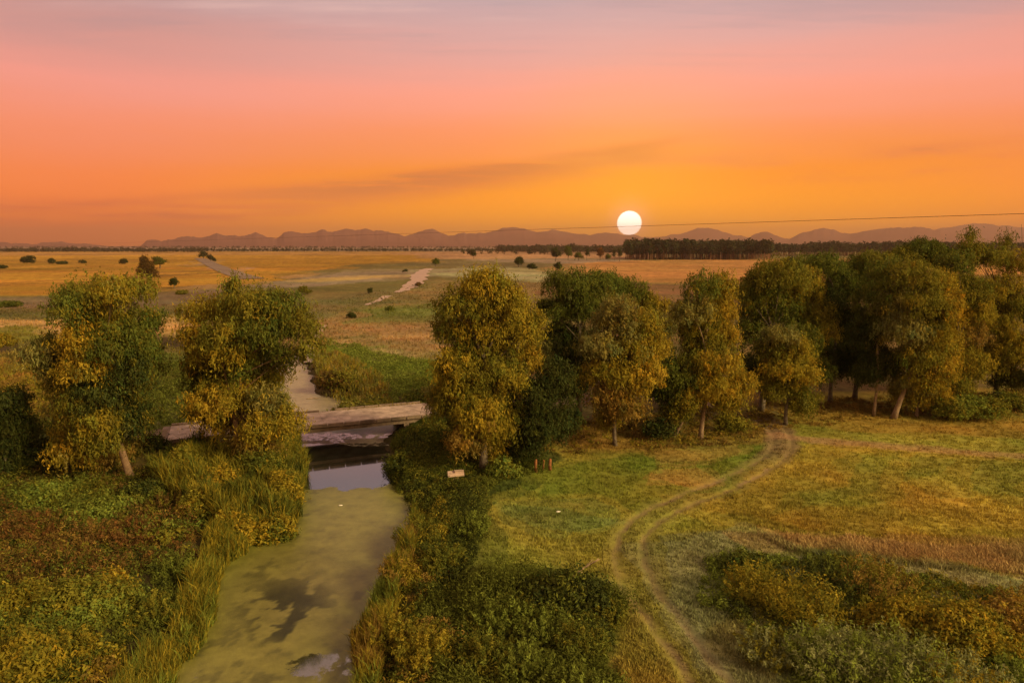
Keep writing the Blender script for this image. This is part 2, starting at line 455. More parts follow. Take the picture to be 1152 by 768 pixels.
def ribbon(name, P, half, lift=0.02, nw=9, step=0.6):
    P = np.asarray(P, float)
    seg = np.r_[0, np.cumsum(np.hypot(*np.diff(P, axis=0).T))]
    s = np.arange(0, seg[-1], step)
    cx = np.interp(s, seg, P[:,0]); cy = np.interp(s, seg, P[:,1])
    tx = np.gradient(cx); ty = np.gradient(cy); l = np.hypot(tx, ty); tx /= l; ty /= l
    w = np.linspace(-half, half, nw)
    x = cx[:,None] - ty[:,None]*w; y = cy[:,None] + tx[:,None]*w
    xf = x.ravel(); yf = y.ravel(); sd = river_sd(xf, yf)
    z = height(xf, yf, sd) + lift
    o = mesh_obj(name, np.stack([xf, yf, z], 1), grid_faces(*x.shape), M_GROUND, cols=cover(xf, yf, sd), smooth=True)
    return tag(o, kind='structure')
ribbon('dirt_track', TRACK_C, 1.55, 0.03, 21, 0.25)
ribbon('dirt_track', BRANCH_C[2:], 1.3, 0.035, 15, 0.3)
ribbon('road', ROADL, 2.6, 0.05, 15, 0.4)
ribbon('road', ROADR, 2.6, 0.05, 15, 0.4)

# ------------------------------------------------------------------ water sheet
def water():
    xs = np.arange(-75, -3, 0.16); rows = np.concatenate([np.arange(20, 75, 0.16), np.arange(75, 125, 0.35)])
    YY, XX = np.meshgrid(rows, xs, indexing='ij')
    x = XX.ravel(); y = YY.ravel()
    px, py = project(x, y, WATER_Z)
    wx = (fbm(x, y, 3, 4, 61)-0.5); wv = (fbm(x, y, 1.0, 4, 62)-0.5)
    cov = np.full(x.shape, 0.75)
    pyw = py + wx*7
    # open strip near the bridge
    openw = smooth(499, 503, pyw)*(1-smooth(545, 553, py + wx*16 + wv*10 + (px-380)*0.04))
    cov -= 0.75*openw
    cov -= 0.27*smooth(484, 490, pyw)*(1-smooth(500, 504, pyw))
    cov += 0.28*np.exp(-((py-496+(px-400)*0.03)/2.2)**2)*(wv+0.6)
    # upstream: mostly smooth with a thin film
    up = smooth(480, 470, py); cov += 0.02*up
    # dark drifted weed holes downstream
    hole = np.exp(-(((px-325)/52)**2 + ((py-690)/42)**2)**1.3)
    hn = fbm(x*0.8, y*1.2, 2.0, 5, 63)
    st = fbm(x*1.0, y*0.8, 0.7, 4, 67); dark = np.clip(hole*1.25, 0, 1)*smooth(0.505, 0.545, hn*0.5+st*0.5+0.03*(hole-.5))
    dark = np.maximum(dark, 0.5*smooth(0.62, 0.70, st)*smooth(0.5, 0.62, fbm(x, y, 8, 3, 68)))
    pool = np.exp(-(((px-362)/40)**2 + ((py-748)/17)**2)**2)
    cov -= 0.42*pool*smooth(0.30, 0.6, fbm(x, y, 1.1, 5, 64))
    c = np.empty((len(x), 3)); c[:] = (0.150, 0.140, 0.028)
    tone = fbm(x, y, 7, 4, 65)
    c *= (0.75 + 0.55*tone)[:, None]
    shade = fbm(x, y, 5, 3, 66)[:, None]
    c = c*(1-0.35*shade) + np.array((0.20, 0.15, 0.09))*0.35*shade
    edge = segdist(x, y, RIVER_C, True)
    e = np.exp(-edge/1.6)[:, None]; c = c*(1-0.5*e) + np.array((0.16, 0.18, 0.02))*0.5*e
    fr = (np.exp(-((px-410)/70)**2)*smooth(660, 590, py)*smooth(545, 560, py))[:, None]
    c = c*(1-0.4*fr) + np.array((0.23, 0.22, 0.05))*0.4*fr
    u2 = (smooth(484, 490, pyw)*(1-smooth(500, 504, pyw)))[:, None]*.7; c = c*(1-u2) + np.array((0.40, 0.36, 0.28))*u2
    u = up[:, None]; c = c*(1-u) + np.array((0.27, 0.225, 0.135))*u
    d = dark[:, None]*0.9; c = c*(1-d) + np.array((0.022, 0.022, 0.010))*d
    # keep faces that may show
    near = segdist(x, y, RIVER_C, True); ins = inpoly(x, y, RIVER_C) | (near < 3.0)
    F = grid_faces(*YY.shape); F = F[ins[F].all(1)]
    used = np.unique(F); mp = np.full(len(x), -1); mp[used] = np.arange(len(used))
    V = np.stack([x, y, np.full(len(x), WATER_Z)], 1)[used]
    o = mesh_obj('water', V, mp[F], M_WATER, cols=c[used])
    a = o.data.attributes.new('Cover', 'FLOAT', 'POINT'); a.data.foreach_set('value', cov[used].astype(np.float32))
    tag(o, kind='structure')
water()
# small far stream; the light it catches is put into its pale base colour
def far_stream():
  ALL = [(484,302,8),(476,305,11),(472,311,12),(467,318,10),(457,325,7),(446,329,2.6),(436,333,4),(428,337,3),(412,343,1.6),(398,350,1.4),(380,357,1.3),(366,366,1.0),(356,378,1.6),(350,392,1.8),(348,404,2.4)]
  for pts in (ALL[:6], ALL[6:9], ALL[11:]):
    P = catmull([list(G(a, b)[:2])+[w] for a, b, w in pts], 6); xy = P[:, :2]
    t = unit(np.gradient(xy, axis=0)); nn = np.stack([-t[:,1], t[:,0]], 1); wd = np.maximum(P[:, 2:3]*.75, .8)/2
    k = np.arange(len(P)); wl = wd*(1+.35*np.sin(k*1.3)[:, None]*np.cos(k*.6)[:, None]); wr = wd*(1+.35*np.cos(k*1.7)[:, None])
    A = xy-nn*wl; B = xy+nn*wr; z = np.maximum(height(A[:,0], A[:,1]), np.maximum(height(B[:,0], B[:,1]), height(xy[:,0], xy[:,1])))+.08
    m = surf_mat('far_stream_water', 0.35, 0.08, 0.25, 0.1, 0.5, (0.31, 0.23, 0.165), 0.4, 0.02)
    V = np.concatenate([np.c_[A, z], np.c_[xy, z], np.c_[B, z]])
    tag(mesh_obj('water', V, grid_faces(3, len(P)), m, cols=np.ones((len(V), 3))), kind='structure')
far_stream()

# ------------------------------------------------------------------ foliage engine

def leaves(C, Nrm, length, width, cols, down=0.35, rng=RNG):
    """rhombic leaves; C centres, Nrm facing, arrays"""
    n = len(C)
    Nn = unit(Nrm + rng.normal(0, 0.55, (n, 3)))
    t = rng.normal(0, 1, (n, 3)); t[:, 2] -= down*2.5
    t = unit(t - Nn*(t*Nn).sum(1, keepdims=True))
    b = np.cross(Nn, t)
    l = (length*rng.uniform(0.6, 1.35, n))[:, None]; w = (width*rng.uniform(0.6, 1.3, n))[:, None]
    V = np.stack([C-t*l, C+b*w-t*l*0.1, C+t*l, C-b*w-t*l*0.1], 1).reshape(-1, 3)
    F = np.arange(4*n).reshape(n, 4)
    return V, F, np.repeat(cols, 4, 0)

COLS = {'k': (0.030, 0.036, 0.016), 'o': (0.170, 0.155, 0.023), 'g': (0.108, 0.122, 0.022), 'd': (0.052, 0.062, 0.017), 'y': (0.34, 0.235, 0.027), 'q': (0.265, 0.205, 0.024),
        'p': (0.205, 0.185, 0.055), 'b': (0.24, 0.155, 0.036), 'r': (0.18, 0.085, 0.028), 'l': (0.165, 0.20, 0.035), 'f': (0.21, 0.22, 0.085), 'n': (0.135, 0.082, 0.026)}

def cloud(lobes, rng, unit_leaf=0.16, clump=0.62, droop=0.9, dens=1.0, fill=0.6):
    """lobes: list of (centre, radii(3), colour rgb). Leaves sit on many small clumps that cover each lobe."""
    Cs = []; Ns = []; Ks = []; allc = np.array([q[2] for q in lobes])
    for c, r, col in lobes:
        c = np.asarray(c); r = np.asarray(r, float); col = np.asarray(col)
        A = 4*math.pi*((r[0]*r[1])**1.6/3+(r[0]*r[2])**1.6/3+(r[1]*r[2])**1.6/3)**(1/1.6)
        nc = max(6, int(A/(clump**2)*0.80*dens))
        u = unit(rng.normal(0, 1, (nc, 3))); u[:, 2] = np.where(u[:, 2] < -0.35, -u[:, 2]*0.6, u[:, 2]); u = unit(u)
        rad = np.where(rng.random(nc) < fill, rng.uniform(0.80, 1.20, nc), rng.uniform(0.35, 0.85, nc))
        bump = 1 + 0.16*np.sin(u[:, 0]*5+c[0])*np.cos(u[:, 1]*4+c[2]*3)
        cc = c + u*r*(rad*bump)[:, None]
        cr = clump*rng.uniform(0.45, 1.5, nc)
        nl = int(max(10, 1.7*(clump/unit_leaf)**2))
        uu = unit(rng.normal(0, 1, (nc, nl, 3)))
        uu = uu + u[:, None, :]*0.35
        rr = rng.uniform(0.3, 1.0, (nc, nl))**0.6
        P = cc[:, None, :] + uu*(cr[:, None]*rr)[..., None]*np.array((1, 1, 0.85))
        # hanging sprays: part of the leaves run down thin strands
        if droop > .25:
            ns = 5; sid = rng.integers(0, ns, (nc, nl)); so = rng.normal(0, .55, (nc, ns, 3))*cr[:, None, None]
            sp = cc[:, None, :] + np.take_along_axis(so, sid[..., None].repeat(3, 2), 1) + rng.normal(0, .045, (nc, nl, 3))
            tt = rng.random((nc, nl)); sp[..., 2] += cr[:, None]*(.35 - tt*(0.55+0.8*droop)); sp[..., 0] += u[:, None, 0]*tt*.15; sp[..., 1] += u[:, None, 1]*tt*.15
            P = np.where((rng.random((nc, nl)) < .45)[..., None], sp, P)
        hang = rng.random((nc, nl))**2*droop*(cr[:, None])*1.6*(rng.random((nc, 1)) < 0.7)
        P[..., 2] -= hang
        N_ = unit(uu*0.7 + u[:, None, :]*0.7)
        tone = rng.uniform(0.72, 1.3, (nc, 1, 1))*rng.uniform(0.84, 1.16, (nc, nl, 1))
        hue = rng.normal(0, 0.10, (nc, 1))
        pick = allc[rng.integers(0, len(allc), nc)]; w = (rng.random(nc) < .3)*rng.uniform(.3, .9, nc)
        cl = (col[None, :]*(1-w[:, None]) + pick*w[:, None])[:, None, :]*tone
        cl = cl*np.stack([1+hue*1.2, 1+hue*0.3, 1-hue*0.5], -1)
        Cs.append(P.reshape(-1, 3)); Ns.append(N_.reshape(-1, 3)); Ks.append(np.clip(cl, 0.004, 0.6).reshape(-1, 3))
    return np.concatenate(Cs), np.concatenate(Ns), np.concatenate(Ks)

def bez(a, b, c, n):
    t = np.linspace(0, 1, n)[:, None]
    return a*(1-t)**2 + 2*b*t*(1-t) + c*t*t

def ground_z(x, y):
    return float(height(np.array([x]), np.array([y]))[0])

TREE_N = [0]
def tree(base, lobes, label, name='willow_tree', cat='tree', group=None, trunks=1, tr=0.38, depth=0.45, leaf=0.095, clump=0.52,
         droop=0.8, dens=1.0, lean=0.0, bare=(), barkc=(1, 1, 1), fillers=8, skirt=.5, Yadd=0.0, limbr=1.0):
    TREE_N[0] += 1
    rng = np.random.default_rng(1000+TREE_N[0])
    b = G(*base); b[1] += Yadd; b[0] *= (b[1]/(b[1]-Yadd))
    z0 = ground_z(b[0], b[1]) - 0.05
    Y = b[1]
    root = empty(name, (b[0], Y, z0), label, cat, group)
    L = []; cen = []
    xs = [at(l[0], l[1], Y)[0] for l in lobes]; W = (max(xs)-min(xs))/2 + 1.0
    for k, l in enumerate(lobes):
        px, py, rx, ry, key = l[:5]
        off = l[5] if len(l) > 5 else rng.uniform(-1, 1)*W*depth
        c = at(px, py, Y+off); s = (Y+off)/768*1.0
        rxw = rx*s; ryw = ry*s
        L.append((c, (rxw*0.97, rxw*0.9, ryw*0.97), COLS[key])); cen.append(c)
    # hanging skirt under the lowest lobes
    low = sorted(range(len(cen)), key=lambda i: cen[i][2])[:max(2, len(cen)//3)]
    for i in low:
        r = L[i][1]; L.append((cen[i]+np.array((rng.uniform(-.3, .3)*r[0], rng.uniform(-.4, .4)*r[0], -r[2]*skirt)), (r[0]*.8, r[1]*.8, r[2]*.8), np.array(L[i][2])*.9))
    # inner lobes that close the crown between the outer ones
    ys = sorted(l[1] for l in lobes); cols0 = [l[4] for l in lobes]
    for q in range(fillers):
        i, j = rng.integers(0, len(cen), 2)
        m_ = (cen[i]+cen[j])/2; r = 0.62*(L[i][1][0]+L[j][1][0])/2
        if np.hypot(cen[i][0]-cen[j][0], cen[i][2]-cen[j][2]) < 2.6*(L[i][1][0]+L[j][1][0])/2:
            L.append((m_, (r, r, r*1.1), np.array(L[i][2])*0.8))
    # back half of the crown, so that it is as deep as it is wide
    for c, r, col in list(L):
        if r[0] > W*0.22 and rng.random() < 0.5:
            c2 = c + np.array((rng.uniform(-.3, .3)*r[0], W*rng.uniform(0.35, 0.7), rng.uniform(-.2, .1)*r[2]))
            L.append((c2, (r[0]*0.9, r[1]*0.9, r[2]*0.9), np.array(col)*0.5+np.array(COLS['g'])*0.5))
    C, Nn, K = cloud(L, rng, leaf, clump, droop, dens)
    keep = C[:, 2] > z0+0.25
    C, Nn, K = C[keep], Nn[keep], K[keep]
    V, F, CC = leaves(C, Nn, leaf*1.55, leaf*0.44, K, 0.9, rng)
    # trunk and limbs
    mb = MB()
    top = np.array(cen); hi = top[:, 2].max()
    for ti in range(trunks):
        bx = np.array((b[0], Y, z0)) + (np.array((rng.uniform(-.9, .9), rng.uniform(-.6, .6), 0)) if ti else 0)
        mean = top.mean(0); mean[0] = b[0]*0.55+mean[0]*0.45
        fork = np.array((bx[0]*0.75+mean[0]*0.25+lean, Y+rng.uniform(-.4, .4), z0+(hi-z0)*0.30))
        crown_top = np.array((mean[0]+rng.uniform(-.6, .6), Y, z0+(hi-z0)*0.80))
        p = bez(bx, np.array((bx[0]+lean*0.6+rng.uniform(-.3, .3), bx[1], (bx[2]+fork[2])/2)), fork, 6)
        r0 = tr*(.78 if ti == 0 else 0.55)
        rad = [r0*1.45, r0*1.08, r0*0.98, r0*0.92, r0*0.86, r0*0.8]
        mb.tube(p, rad, 9, barkc)
        q = bez(fork, (fork+crown_top)/2+np.array((rng.uniform(-.6, .6), 0, 0)), crown_top, 6)
        mb.tube(q, np.linspace(r0*0.78, r0*0.12, 6)*limbr, 7, barkc)
        for c, r, _ in L[ti::trunks]:
            s = fork*(1-.0) if c[2] < fork[2]+2 else q[min(4, max(0, int((c[2]-fork[2])/max(crown_top[2]-fork[2], .1)*4)-1))]
            m_ = (s+c)/2 + np.array((rng.uniform(-.5, .5), rng.uniform(-.5, .5), 0.5))
            e = c + np.array((0, 0, -r[2]*0.1))
            rr = r0*0.34*min(1.3, max(0.5, r[0]/1.6))*limbr
            br = bez(s, m_, e, 5); mb.tube(br, np.linspace(rr, rr*0.22, 5), 5, barkc)
            for _k in range(5):
                u = unit(rng.normal(0, 1, 3)); u[2] = abs(u[2])*0.7
                st = br[rng.integers(2, 5)]
                en = c + u*np.array(r)*0.95
                mb.tube(bez(st, (st+en)/2+np.array((0, 0, .25)), en, 4), [rr*0.3, rr*0.22, rr*0.14, 0.012], 4, barkc)
    for (x0, y0, x1, y1) in bare:      # thin bare twigs that stand clear of the crown
        a = at(x0, y0, Y); e = at(x1, y1, Y)
        mb.tube(bez(a, (a+e)/2+np.array((.15, 0, 0)), e, 5), [.05, .045, .035, .025, .015], 4, barkc)
        for _k in range(4):
            s = a+(e-a)*rng.uniform(.4, .95); u = np.array((rng.uniform(-.6, .6), rng.uniform(-.3, .3), rng.uniform(.2, .7)))
            mb.tube([s, s+u*.6, s+u], [.022, .017, .01], 4, barkc)
    mb.build('trunk', M_BARK, root, smooth=True)
    mesh_obj('crown', V, F, M_LEAF, root, CC)
    return root

# ------------------------------------------------------------------ the row of trees
W_ = 'willows of the row behind the meadow'
tree((148,540), [(112,372,30,24,'q',1),(122,408,30,30,'o',1.5),(80,436,22,20,'o',0),(58,392,18,16,'g',1),(132,440,24,26,'g',2),(104,455,30,22,'o',-1),(100,340,34,28,'o'),(76,352,20,24,'g'),(126,332,20,24,'q'),(156,362,17,17,'g'),(90,382,22,18,'y'),(38,402,20,17,'p'),(62,412,20,22,'g'),(94,415,26,16,'y'),
                 (128,392,26,28,'g'),(150,428,20,32,'d'),(118,448,30,26,'d'),(74,462,18,16,'p'),(84,488,22,20,'q'),(112,486,26,22,'o'),(144,474,22,24,'d'),(76,508,18,12,'y'),(160,396,14,18,'g'),(120,512,24,10,'b'),(112,470,24,14,'q')],
     'tall weeping willow with a golden middle and a pale trunk on the left bank', tr=0.34, lean=-0.6, barkc=(1.35,1.1,.9), fillers=18)
tree((265,530), [(250,398,28,22,'q',-1),(284,404,24,20,'o',1.5),(248,428,26,22,'o',1),(280,440,26,24,'q',1),(310,420,15,15,'o',1),(232,402,20,24,'g',1.5),(300,468,24,20,'o',1),(262,326,9,20,'o'),(284,344,30,22,'o'),(232,352,26,20,'q'),(312,348,26,22,'g'),(342,368,22,22,'o'),(220,380,16,17,'y'),(256,378,27,20,'o'),(296,376,25,17,'g'),(236,410,24,17,'y'),
                 (322,402,16,14,'g'),(218,425,11,20,'g'),(268,420,14,14,'g'),(244,452,28,19,'y'),(262,470,28,15,'y'),(306,450,20,16,'p'),(324,474,17,15,'q'),(296,478,20,15,'q'),(228,460,13,22,'d'),(284,498,20,12,'b'),(348,392,14,16,'o')],
     'wide willow with hanging golden sprays in front of the left end of the bridge', trunks=2, tr=0.36, lean=0.2, barkc=(1.5,1.15,.8), fillers=3)
tree((545,528), [(540,446,34,24,'o',1),(575,436,22,24,'q',0),(512,440,20,20,'q',0),(548,400,30,26,'o',1.5),(545,322,26,19,'q'),(518,346,26,22,'o'),(568,344,28,24,'q'),(506,378,20,24,'o'),(545,374,34,26,'q'),(590,376,20,26,'q'),(512,418,22,26,'q'),(552,422,34,28,'o'),(595,408,15,20,'y'),
                 (503,456,18,20,'o'),(540,470,30,26,'q'),(524,494,22,14,'b'),(572,466,22,22,'o'),(556,500,20,12,'q')],
     'broad rounded olive willow standing alone at the right end of the bridge', tr=0.42, droop=0.5)
tree((606,522), [(604,450,20,24,'d'),(626,436,20,30,'d'),(608,486,28,22,'d'),(588,502,20,14,'d'),(638,476,16,26,'d')],
     'low dark leafy tree filling the gap right of the broad rounded willow', name='leafy_tree', tr=0.2, droop=0.4, skirt=.1)
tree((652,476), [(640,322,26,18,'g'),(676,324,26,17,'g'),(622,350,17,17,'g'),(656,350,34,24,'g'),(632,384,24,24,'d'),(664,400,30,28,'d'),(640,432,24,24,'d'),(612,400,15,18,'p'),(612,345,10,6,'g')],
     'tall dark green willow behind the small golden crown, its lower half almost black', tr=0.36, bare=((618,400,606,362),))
tree((712,462), [(708,328,18,17,'g'),(738,348,18,14,'q'),(728,372,24,22,'p'),(752,372,14,18,'p'),(715,410,26,28,'d'),(745,415,20,25,'d')],
     'green willow whose top shows over the round golden brown crown', tr=0.3)
tree((692,502), [(698,346,20,13,'p'),(688,366,24,17,'p'),(722,368,22,17,'q'),(676,392,22,19,'p'),(712,394,30,21,'q'),(738,392,15,18,'y'),(690,422,30,22,'q'),(726,424,20,22,'y'),(680,446,20,17,'b'),(702,458,22,13,'b'),(684,472,12,10,'q')],
     'round golden brown willow on a thin trunk in the middle of the row', tr=0.22, droop=0.6)
tree((788,492), [(798,402,24,22,'o',1),(786,366,22,22,'o',1),(790,326,18,18,'g'),(812,328,14,20,'q'),(778,352,22,22,'p'),(810,354,18,20,'y'),(790,382,24,22,'o'),(818,380,12,16,'y'),(784,412,20,18,'o'),(808,412,24,16,'y'),(838,432,12,12,'y'),(806,438,28,14,'y'),(820,450,16,10,'q'),(792,428,22,16,'q')],
     'slim willow with a bright golden right flank, left of where the track leaves the trees', tr=0.26, trunks=1, lean=0.3, barkc=(1.8,1.6,1.4), droop=0.6)
tree((757,492), [(764,424,22,20,'g'),(748,440,18,18,'d'),(772,448,18,14,'q'),(760,462,16,10,'o')],
     'small dark willow with a slanting pale trunk under the slim gold flanked willow', tr=0.2, lean=0.9, barkc=(1.6,1.4,1.2))
tree((856,462), [(878,312,28,19,'o'),(852,332,22,20,'o'),(905,326,20,22,'q'),(872,352,32,24,'g'),(914,354,20,20,'o'),(846,378,17,26,'g'),(895,382,30,22,'g'),(926,374,16,14,'q'),(858,414,24,22,'d'),(908,412,24,22,'g'),(846,340,10,18,'g')],
     'big pale green willow behind the small gold tree at the bend of the track', tr=0.4)
tree((884,477), [(880,380,20,11,'p'),(870,396,18,16,'o'),(896,396,19,17,'q'),(884,418,26,18,'q'),(906,424,13,20,'y'),(868,436,14,14,'o'),(903,452,15,17,'o')],
     'small gold and green willow on a straight trunk beside the bend of the track', tr=0.24, droop=0.6)
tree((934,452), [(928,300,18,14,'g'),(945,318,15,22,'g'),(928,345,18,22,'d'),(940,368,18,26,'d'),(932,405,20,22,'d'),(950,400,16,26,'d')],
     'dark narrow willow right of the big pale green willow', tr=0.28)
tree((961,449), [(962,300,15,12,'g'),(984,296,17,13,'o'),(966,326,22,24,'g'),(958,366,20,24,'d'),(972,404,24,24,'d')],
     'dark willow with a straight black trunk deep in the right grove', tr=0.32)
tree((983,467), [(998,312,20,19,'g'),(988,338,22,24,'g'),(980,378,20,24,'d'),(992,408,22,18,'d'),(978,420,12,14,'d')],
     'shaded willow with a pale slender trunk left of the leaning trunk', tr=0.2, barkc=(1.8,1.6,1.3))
tree((1005,470), [(1022,312,28,18,'o'),(1052,322,20,18,'q'),(1008,342,24,24,'p'),(1038,346,26,24,'o'),(1068,352,13,26,'y'),(1018,376,26,20,'p'),(1052,382,22,22,'q'),(1070,394,11,22,'y'),(1032,404,24,18,'o'),(1056,414,18,14,'y')],
     'large olive willow with a gold right edge and a leaning pale trunk', tr=0.34, lean=1.0, barkc=(1.8,1.6,1.35))
tree((1031,468), [(1036,428,22,12,'q'),(1016,434,14,12,'p'),(1050,440,16,10,'y'),(1030,444,16,8,'q')],
     'short willow with low gold sprays under the large olive willow', tr=0.22, barkc=(1.7,1.5,1.3))
tree((1066,464), [(1088,326,22,20,'o'),(1094,352,18,20,'q'),(1086,380,20,22,'b'),(1090,408,20,18,'q'),(1076,430,17,12,'o'),(1078,300,14,18,'g')],
     'rusty brown centred willow between the gold edged willow and the right margin', tr=0.3)
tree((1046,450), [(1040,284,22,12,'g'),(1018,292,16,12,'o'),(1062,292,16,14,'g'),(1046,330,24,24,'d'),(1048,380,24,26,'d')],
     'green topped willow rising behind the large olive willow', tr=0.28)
tree((1120,446), [(1090,282,11,18,'o',-3),(1112,292,20,16,'o',-2),(1142,298,19,18,'q',-1),(1124,330,24,22,'q',-2),(1146,350,20,24,'o',-3),(1118,368,22,20,'q',-3),(1142,392,22,20,'q',-3),(1122,404,22,16,'o',-2),(1136,424,20,12,'g',-1),(1089,266,5,8,'g',-2),(1132,272,6,10,'o',-1)],
     'tall loose willow with bare twigs on top at the right margin', tr=0.3, dens=0.9, fillers=12, bare=((1136,300,1132,256),(1140,300,1144,260),(1092,280,1093,257),(1150,310,1149,252),(1122,300,1120,268)))
tree((1172,452), [(1176,330,18,18,'o'),(1186,360,22,24,'g'),(1178,400,20,22,'q'),(1200,380,20,26,'g'),(1174,428,14,12,'o')],
     'willow half outside the picture at the right edge', tr=0.3)
tree((1078,452), [(1070,340,16,26,'g'),(1074,385,16,26,'d')],
     'thin dark willow deep behind the rusty brown willow', tr=0.18)
tree((906,440), [(905,300,16,12,'g'),(902,330,20,20,'d'),(912,370,22,24,'d'),(910,405,20,20,'d')],
     'dark willow in the shade behind the big pale green willow', tr=0.25)
tree((6,538), [(6,458,18,20,'d'),(16,492,19,24,'d'),(2,518,22,16,'d'),(-18,480,22,36,'d')],
     'dark dense tree cut off by the left edge of the picture', name='leafy_tree', tr=0.25, droop=0.4)

# bushes --------------------------------------------------------------------
BN = [0]
def bush(px, py, rx, h, key, label, key2=None, n=5, group=None, leaf=0.10, clump=0.34, droop=0.3, name='bush', dens=1.0, fill=0.75, cat='bush'):
    """bush whose foot is seen at px, py; rx half width and h height in photo pixels"""
    BN[0] += 1; rng = np.random.default_rng(5000+BN[0])
    b = G(px, py); Y = b[1]; s = Y/768.0
    z0 = ground_z(b[0], Y); W = rx*s; H = h*s
    root_loc = (b[0], Y, z0)
    L = []
    for k in range(n):
        t = (k+0.5)/n*2-1
        r = W*rng.uniform(0.36, 0.56); hh = H*rng.uniform(0.55, 1.0)*(1-0.35*t*t)
        c = np.array((b[0]+t*W*0.62, Y+rng.uniform(-.5, .5)*W*0.7, z0+hh*0.48))
        L.append((c, (r, r, hh*0.56), COLS[key2 if (key2 and k % 2) else key]))
    C, Nn, K = cloud(L, rng, leaf, clump, droop, dens, fill)
    keep = C[:, 2] > z0-0.2
    V, F, CC = leaves(C[keep], Nn[keep], leaf*1.1, leaf*0.5, K[keep], 0.1, rng)
    o = mesh_obj(name, V, F, M_LEAF, None, CC, loc=root_loc)
    return tag(o, label, cat, group)

def plume_bush(px, py, rx, h, key, label, key2=None, group=None, name='feathery_bush', nst=70, cat='bush'):
    """bush of many upright feathery stems (goldenrod, wormwood)"""
    BN[0] += 1; rng = np.random.default_rng(7000+BN[0])
    b = G(px, py); Y = b[1]; s = Y/768.0; z0 = ground_z(b[0], Y); W = rx*s; H = h*s
    P = []; Nn = []; K = []
    for i in range(nst):
        a = rng.uniform(0, 6.283); q = math.sqrt(rng.random())
        base = np.array((b[0]+math.cos(a)*W*q*0.75, Y+math.sin(a)*W*q*0.75, z0))
        hh = H*rng.uniform(0.6, 1.1)*(1-0.45*q*q)
        out = np.array((math.cos(a)*q, math.sin(a)*q, 0))*W*0.45
        col = np.array(COLS[key2 if key2 and rng.random() < .45 else key])*rng.uniform(.7, 1.35)
        m = 46; t = rng.random(m)**0.75
        c = base + out*(t**1.6)[:, None] + np.array((0, 0, 1))*(hh*t)[:, None]
        c = c + rng.normal(0, 1, (m, 3))*(0.045+0.12*(1-t))[:, None]*H*0.55
        P.append(c); Nn.append(unit(rng.normal(0, 1, (m, 3))*.6 + np.array((0, 0, .9)) + out*.5)); K.append(col*(rng.uniform(.8, 1.2, (m, 1))))
    P = np.concatenate(P); Nn = np.concatenate(Nn); K = np.concatenate(K)
    V, F, CC = leaves(P, Nn, 0.085, 0.03, K, -0.5, rng)
    o = mesh_obj(name, V, F, M_LEAF, None, CC, loc=(b[0], Y, z0))
    return tag(o, label, cat, group)

bush(56,530,20,48,'d','dark rounded bush at the foot of the leftmost golden willow',leaf=.14,clump=.5)
bush(1082,470,40,34,'o','low spreading olive bush under the rusty brown willow','l',7,leaf=.12,clump=.4)
bush(1132,462,26,24,'g','green bush at the foot of the tall loose willow by the right margin','o',leaf=.12,clump=.4)
bush(740,494,20,34,'d','dark bush between the round golden brown willow and the slanting pale trunk',None,4,leaf=.13,clump=.45)
bush(822,484,20,24,'o','olive bush just left of the track where it enters the trees',None,4,leaf=.12,clump=.4)
bush(170,512,22,16,'d','dark bush at the left end of the bridge near the road','g',5,leaf=.12,clump=.4)
bush(128,520,24,22,'g','low green bush beside the road between the leftmost golden willow and the bridge','o',5,leaf=.12,clump=.4)
bush(486,490,22,18,'g','leafy green bush at the right foot of the bridge','o',5,leaf=.12,clump=.4)
bush(452,524,20,24,'g','green bush leaning over the water below the bridge','d',5,leaf=.12,clump=.4)
bush(500,508,30,28,'d','dark green bush between the bridge end and the broad rounded willow','g',5,leaf=.12,clump=.4)
bush(404,453,32,24,'p','grey olive mound of brush beside the upstream water','o',7,leaf=.14,clump=.42)
bush(384,434,24,24,'n','brown topped mound of brush on the upstream bank','o',6,leaf=.14,clump=.42)
bush(403,464,16,24,'r','small rusty red bush just behind the bridge','b',4,leaf=.12,clump=.36)
bush(484,452,26,16,'g','low green bush behind the right end of the bridge','p',5,leaf=.13,clump=.4)
bush(566,535,20,26,'l','bright green bush just behind the pale slab','o',5)
bush(634,682,42,50,'d','dark green rounded bush beside the dead branch in the lower middle','g',7,leaf=.10,clump=.32)
bush(668,668,24,26,'g','small green bush on the right side of the dead branch','d',4,leaf=.10,clump=.32)
bush(96,690,58,46,'o','wide pale olive bush at the lower left','l',8,leaf=.09,clump=.32)
bush(124,668,28,26,'y','small bush with bright yellow leaves on the left bank','y',5,leaf=.10,clump=.30,dens=.8)
bush(24,768,46,60,'q','golden green bush in the lower left corner','o',7,leaf=.09,clump=.32)
bush(118,752,34,36,'q','yellow speckled bush between the lower left corner and the reeds','b',5,leaf=.09,clump=.3)
bush(22,690,34,38,'q','yellow green bush touching the left edge of the picture','o',5,leaf=.09,clump=.32)
bush(50,560,30,18,'l','low fern green bush behind the brown thicket',None,5,leaf=.12,clump=.36)
bush(112,575,46,18,'l','long fern green bush below the leftmost golden willow','g',7,leaf=.12,clump=.36)
bush(184,600,40,16,'l','yellow green bush left of the reeds','o',5,leaf=.12,clump=.36)
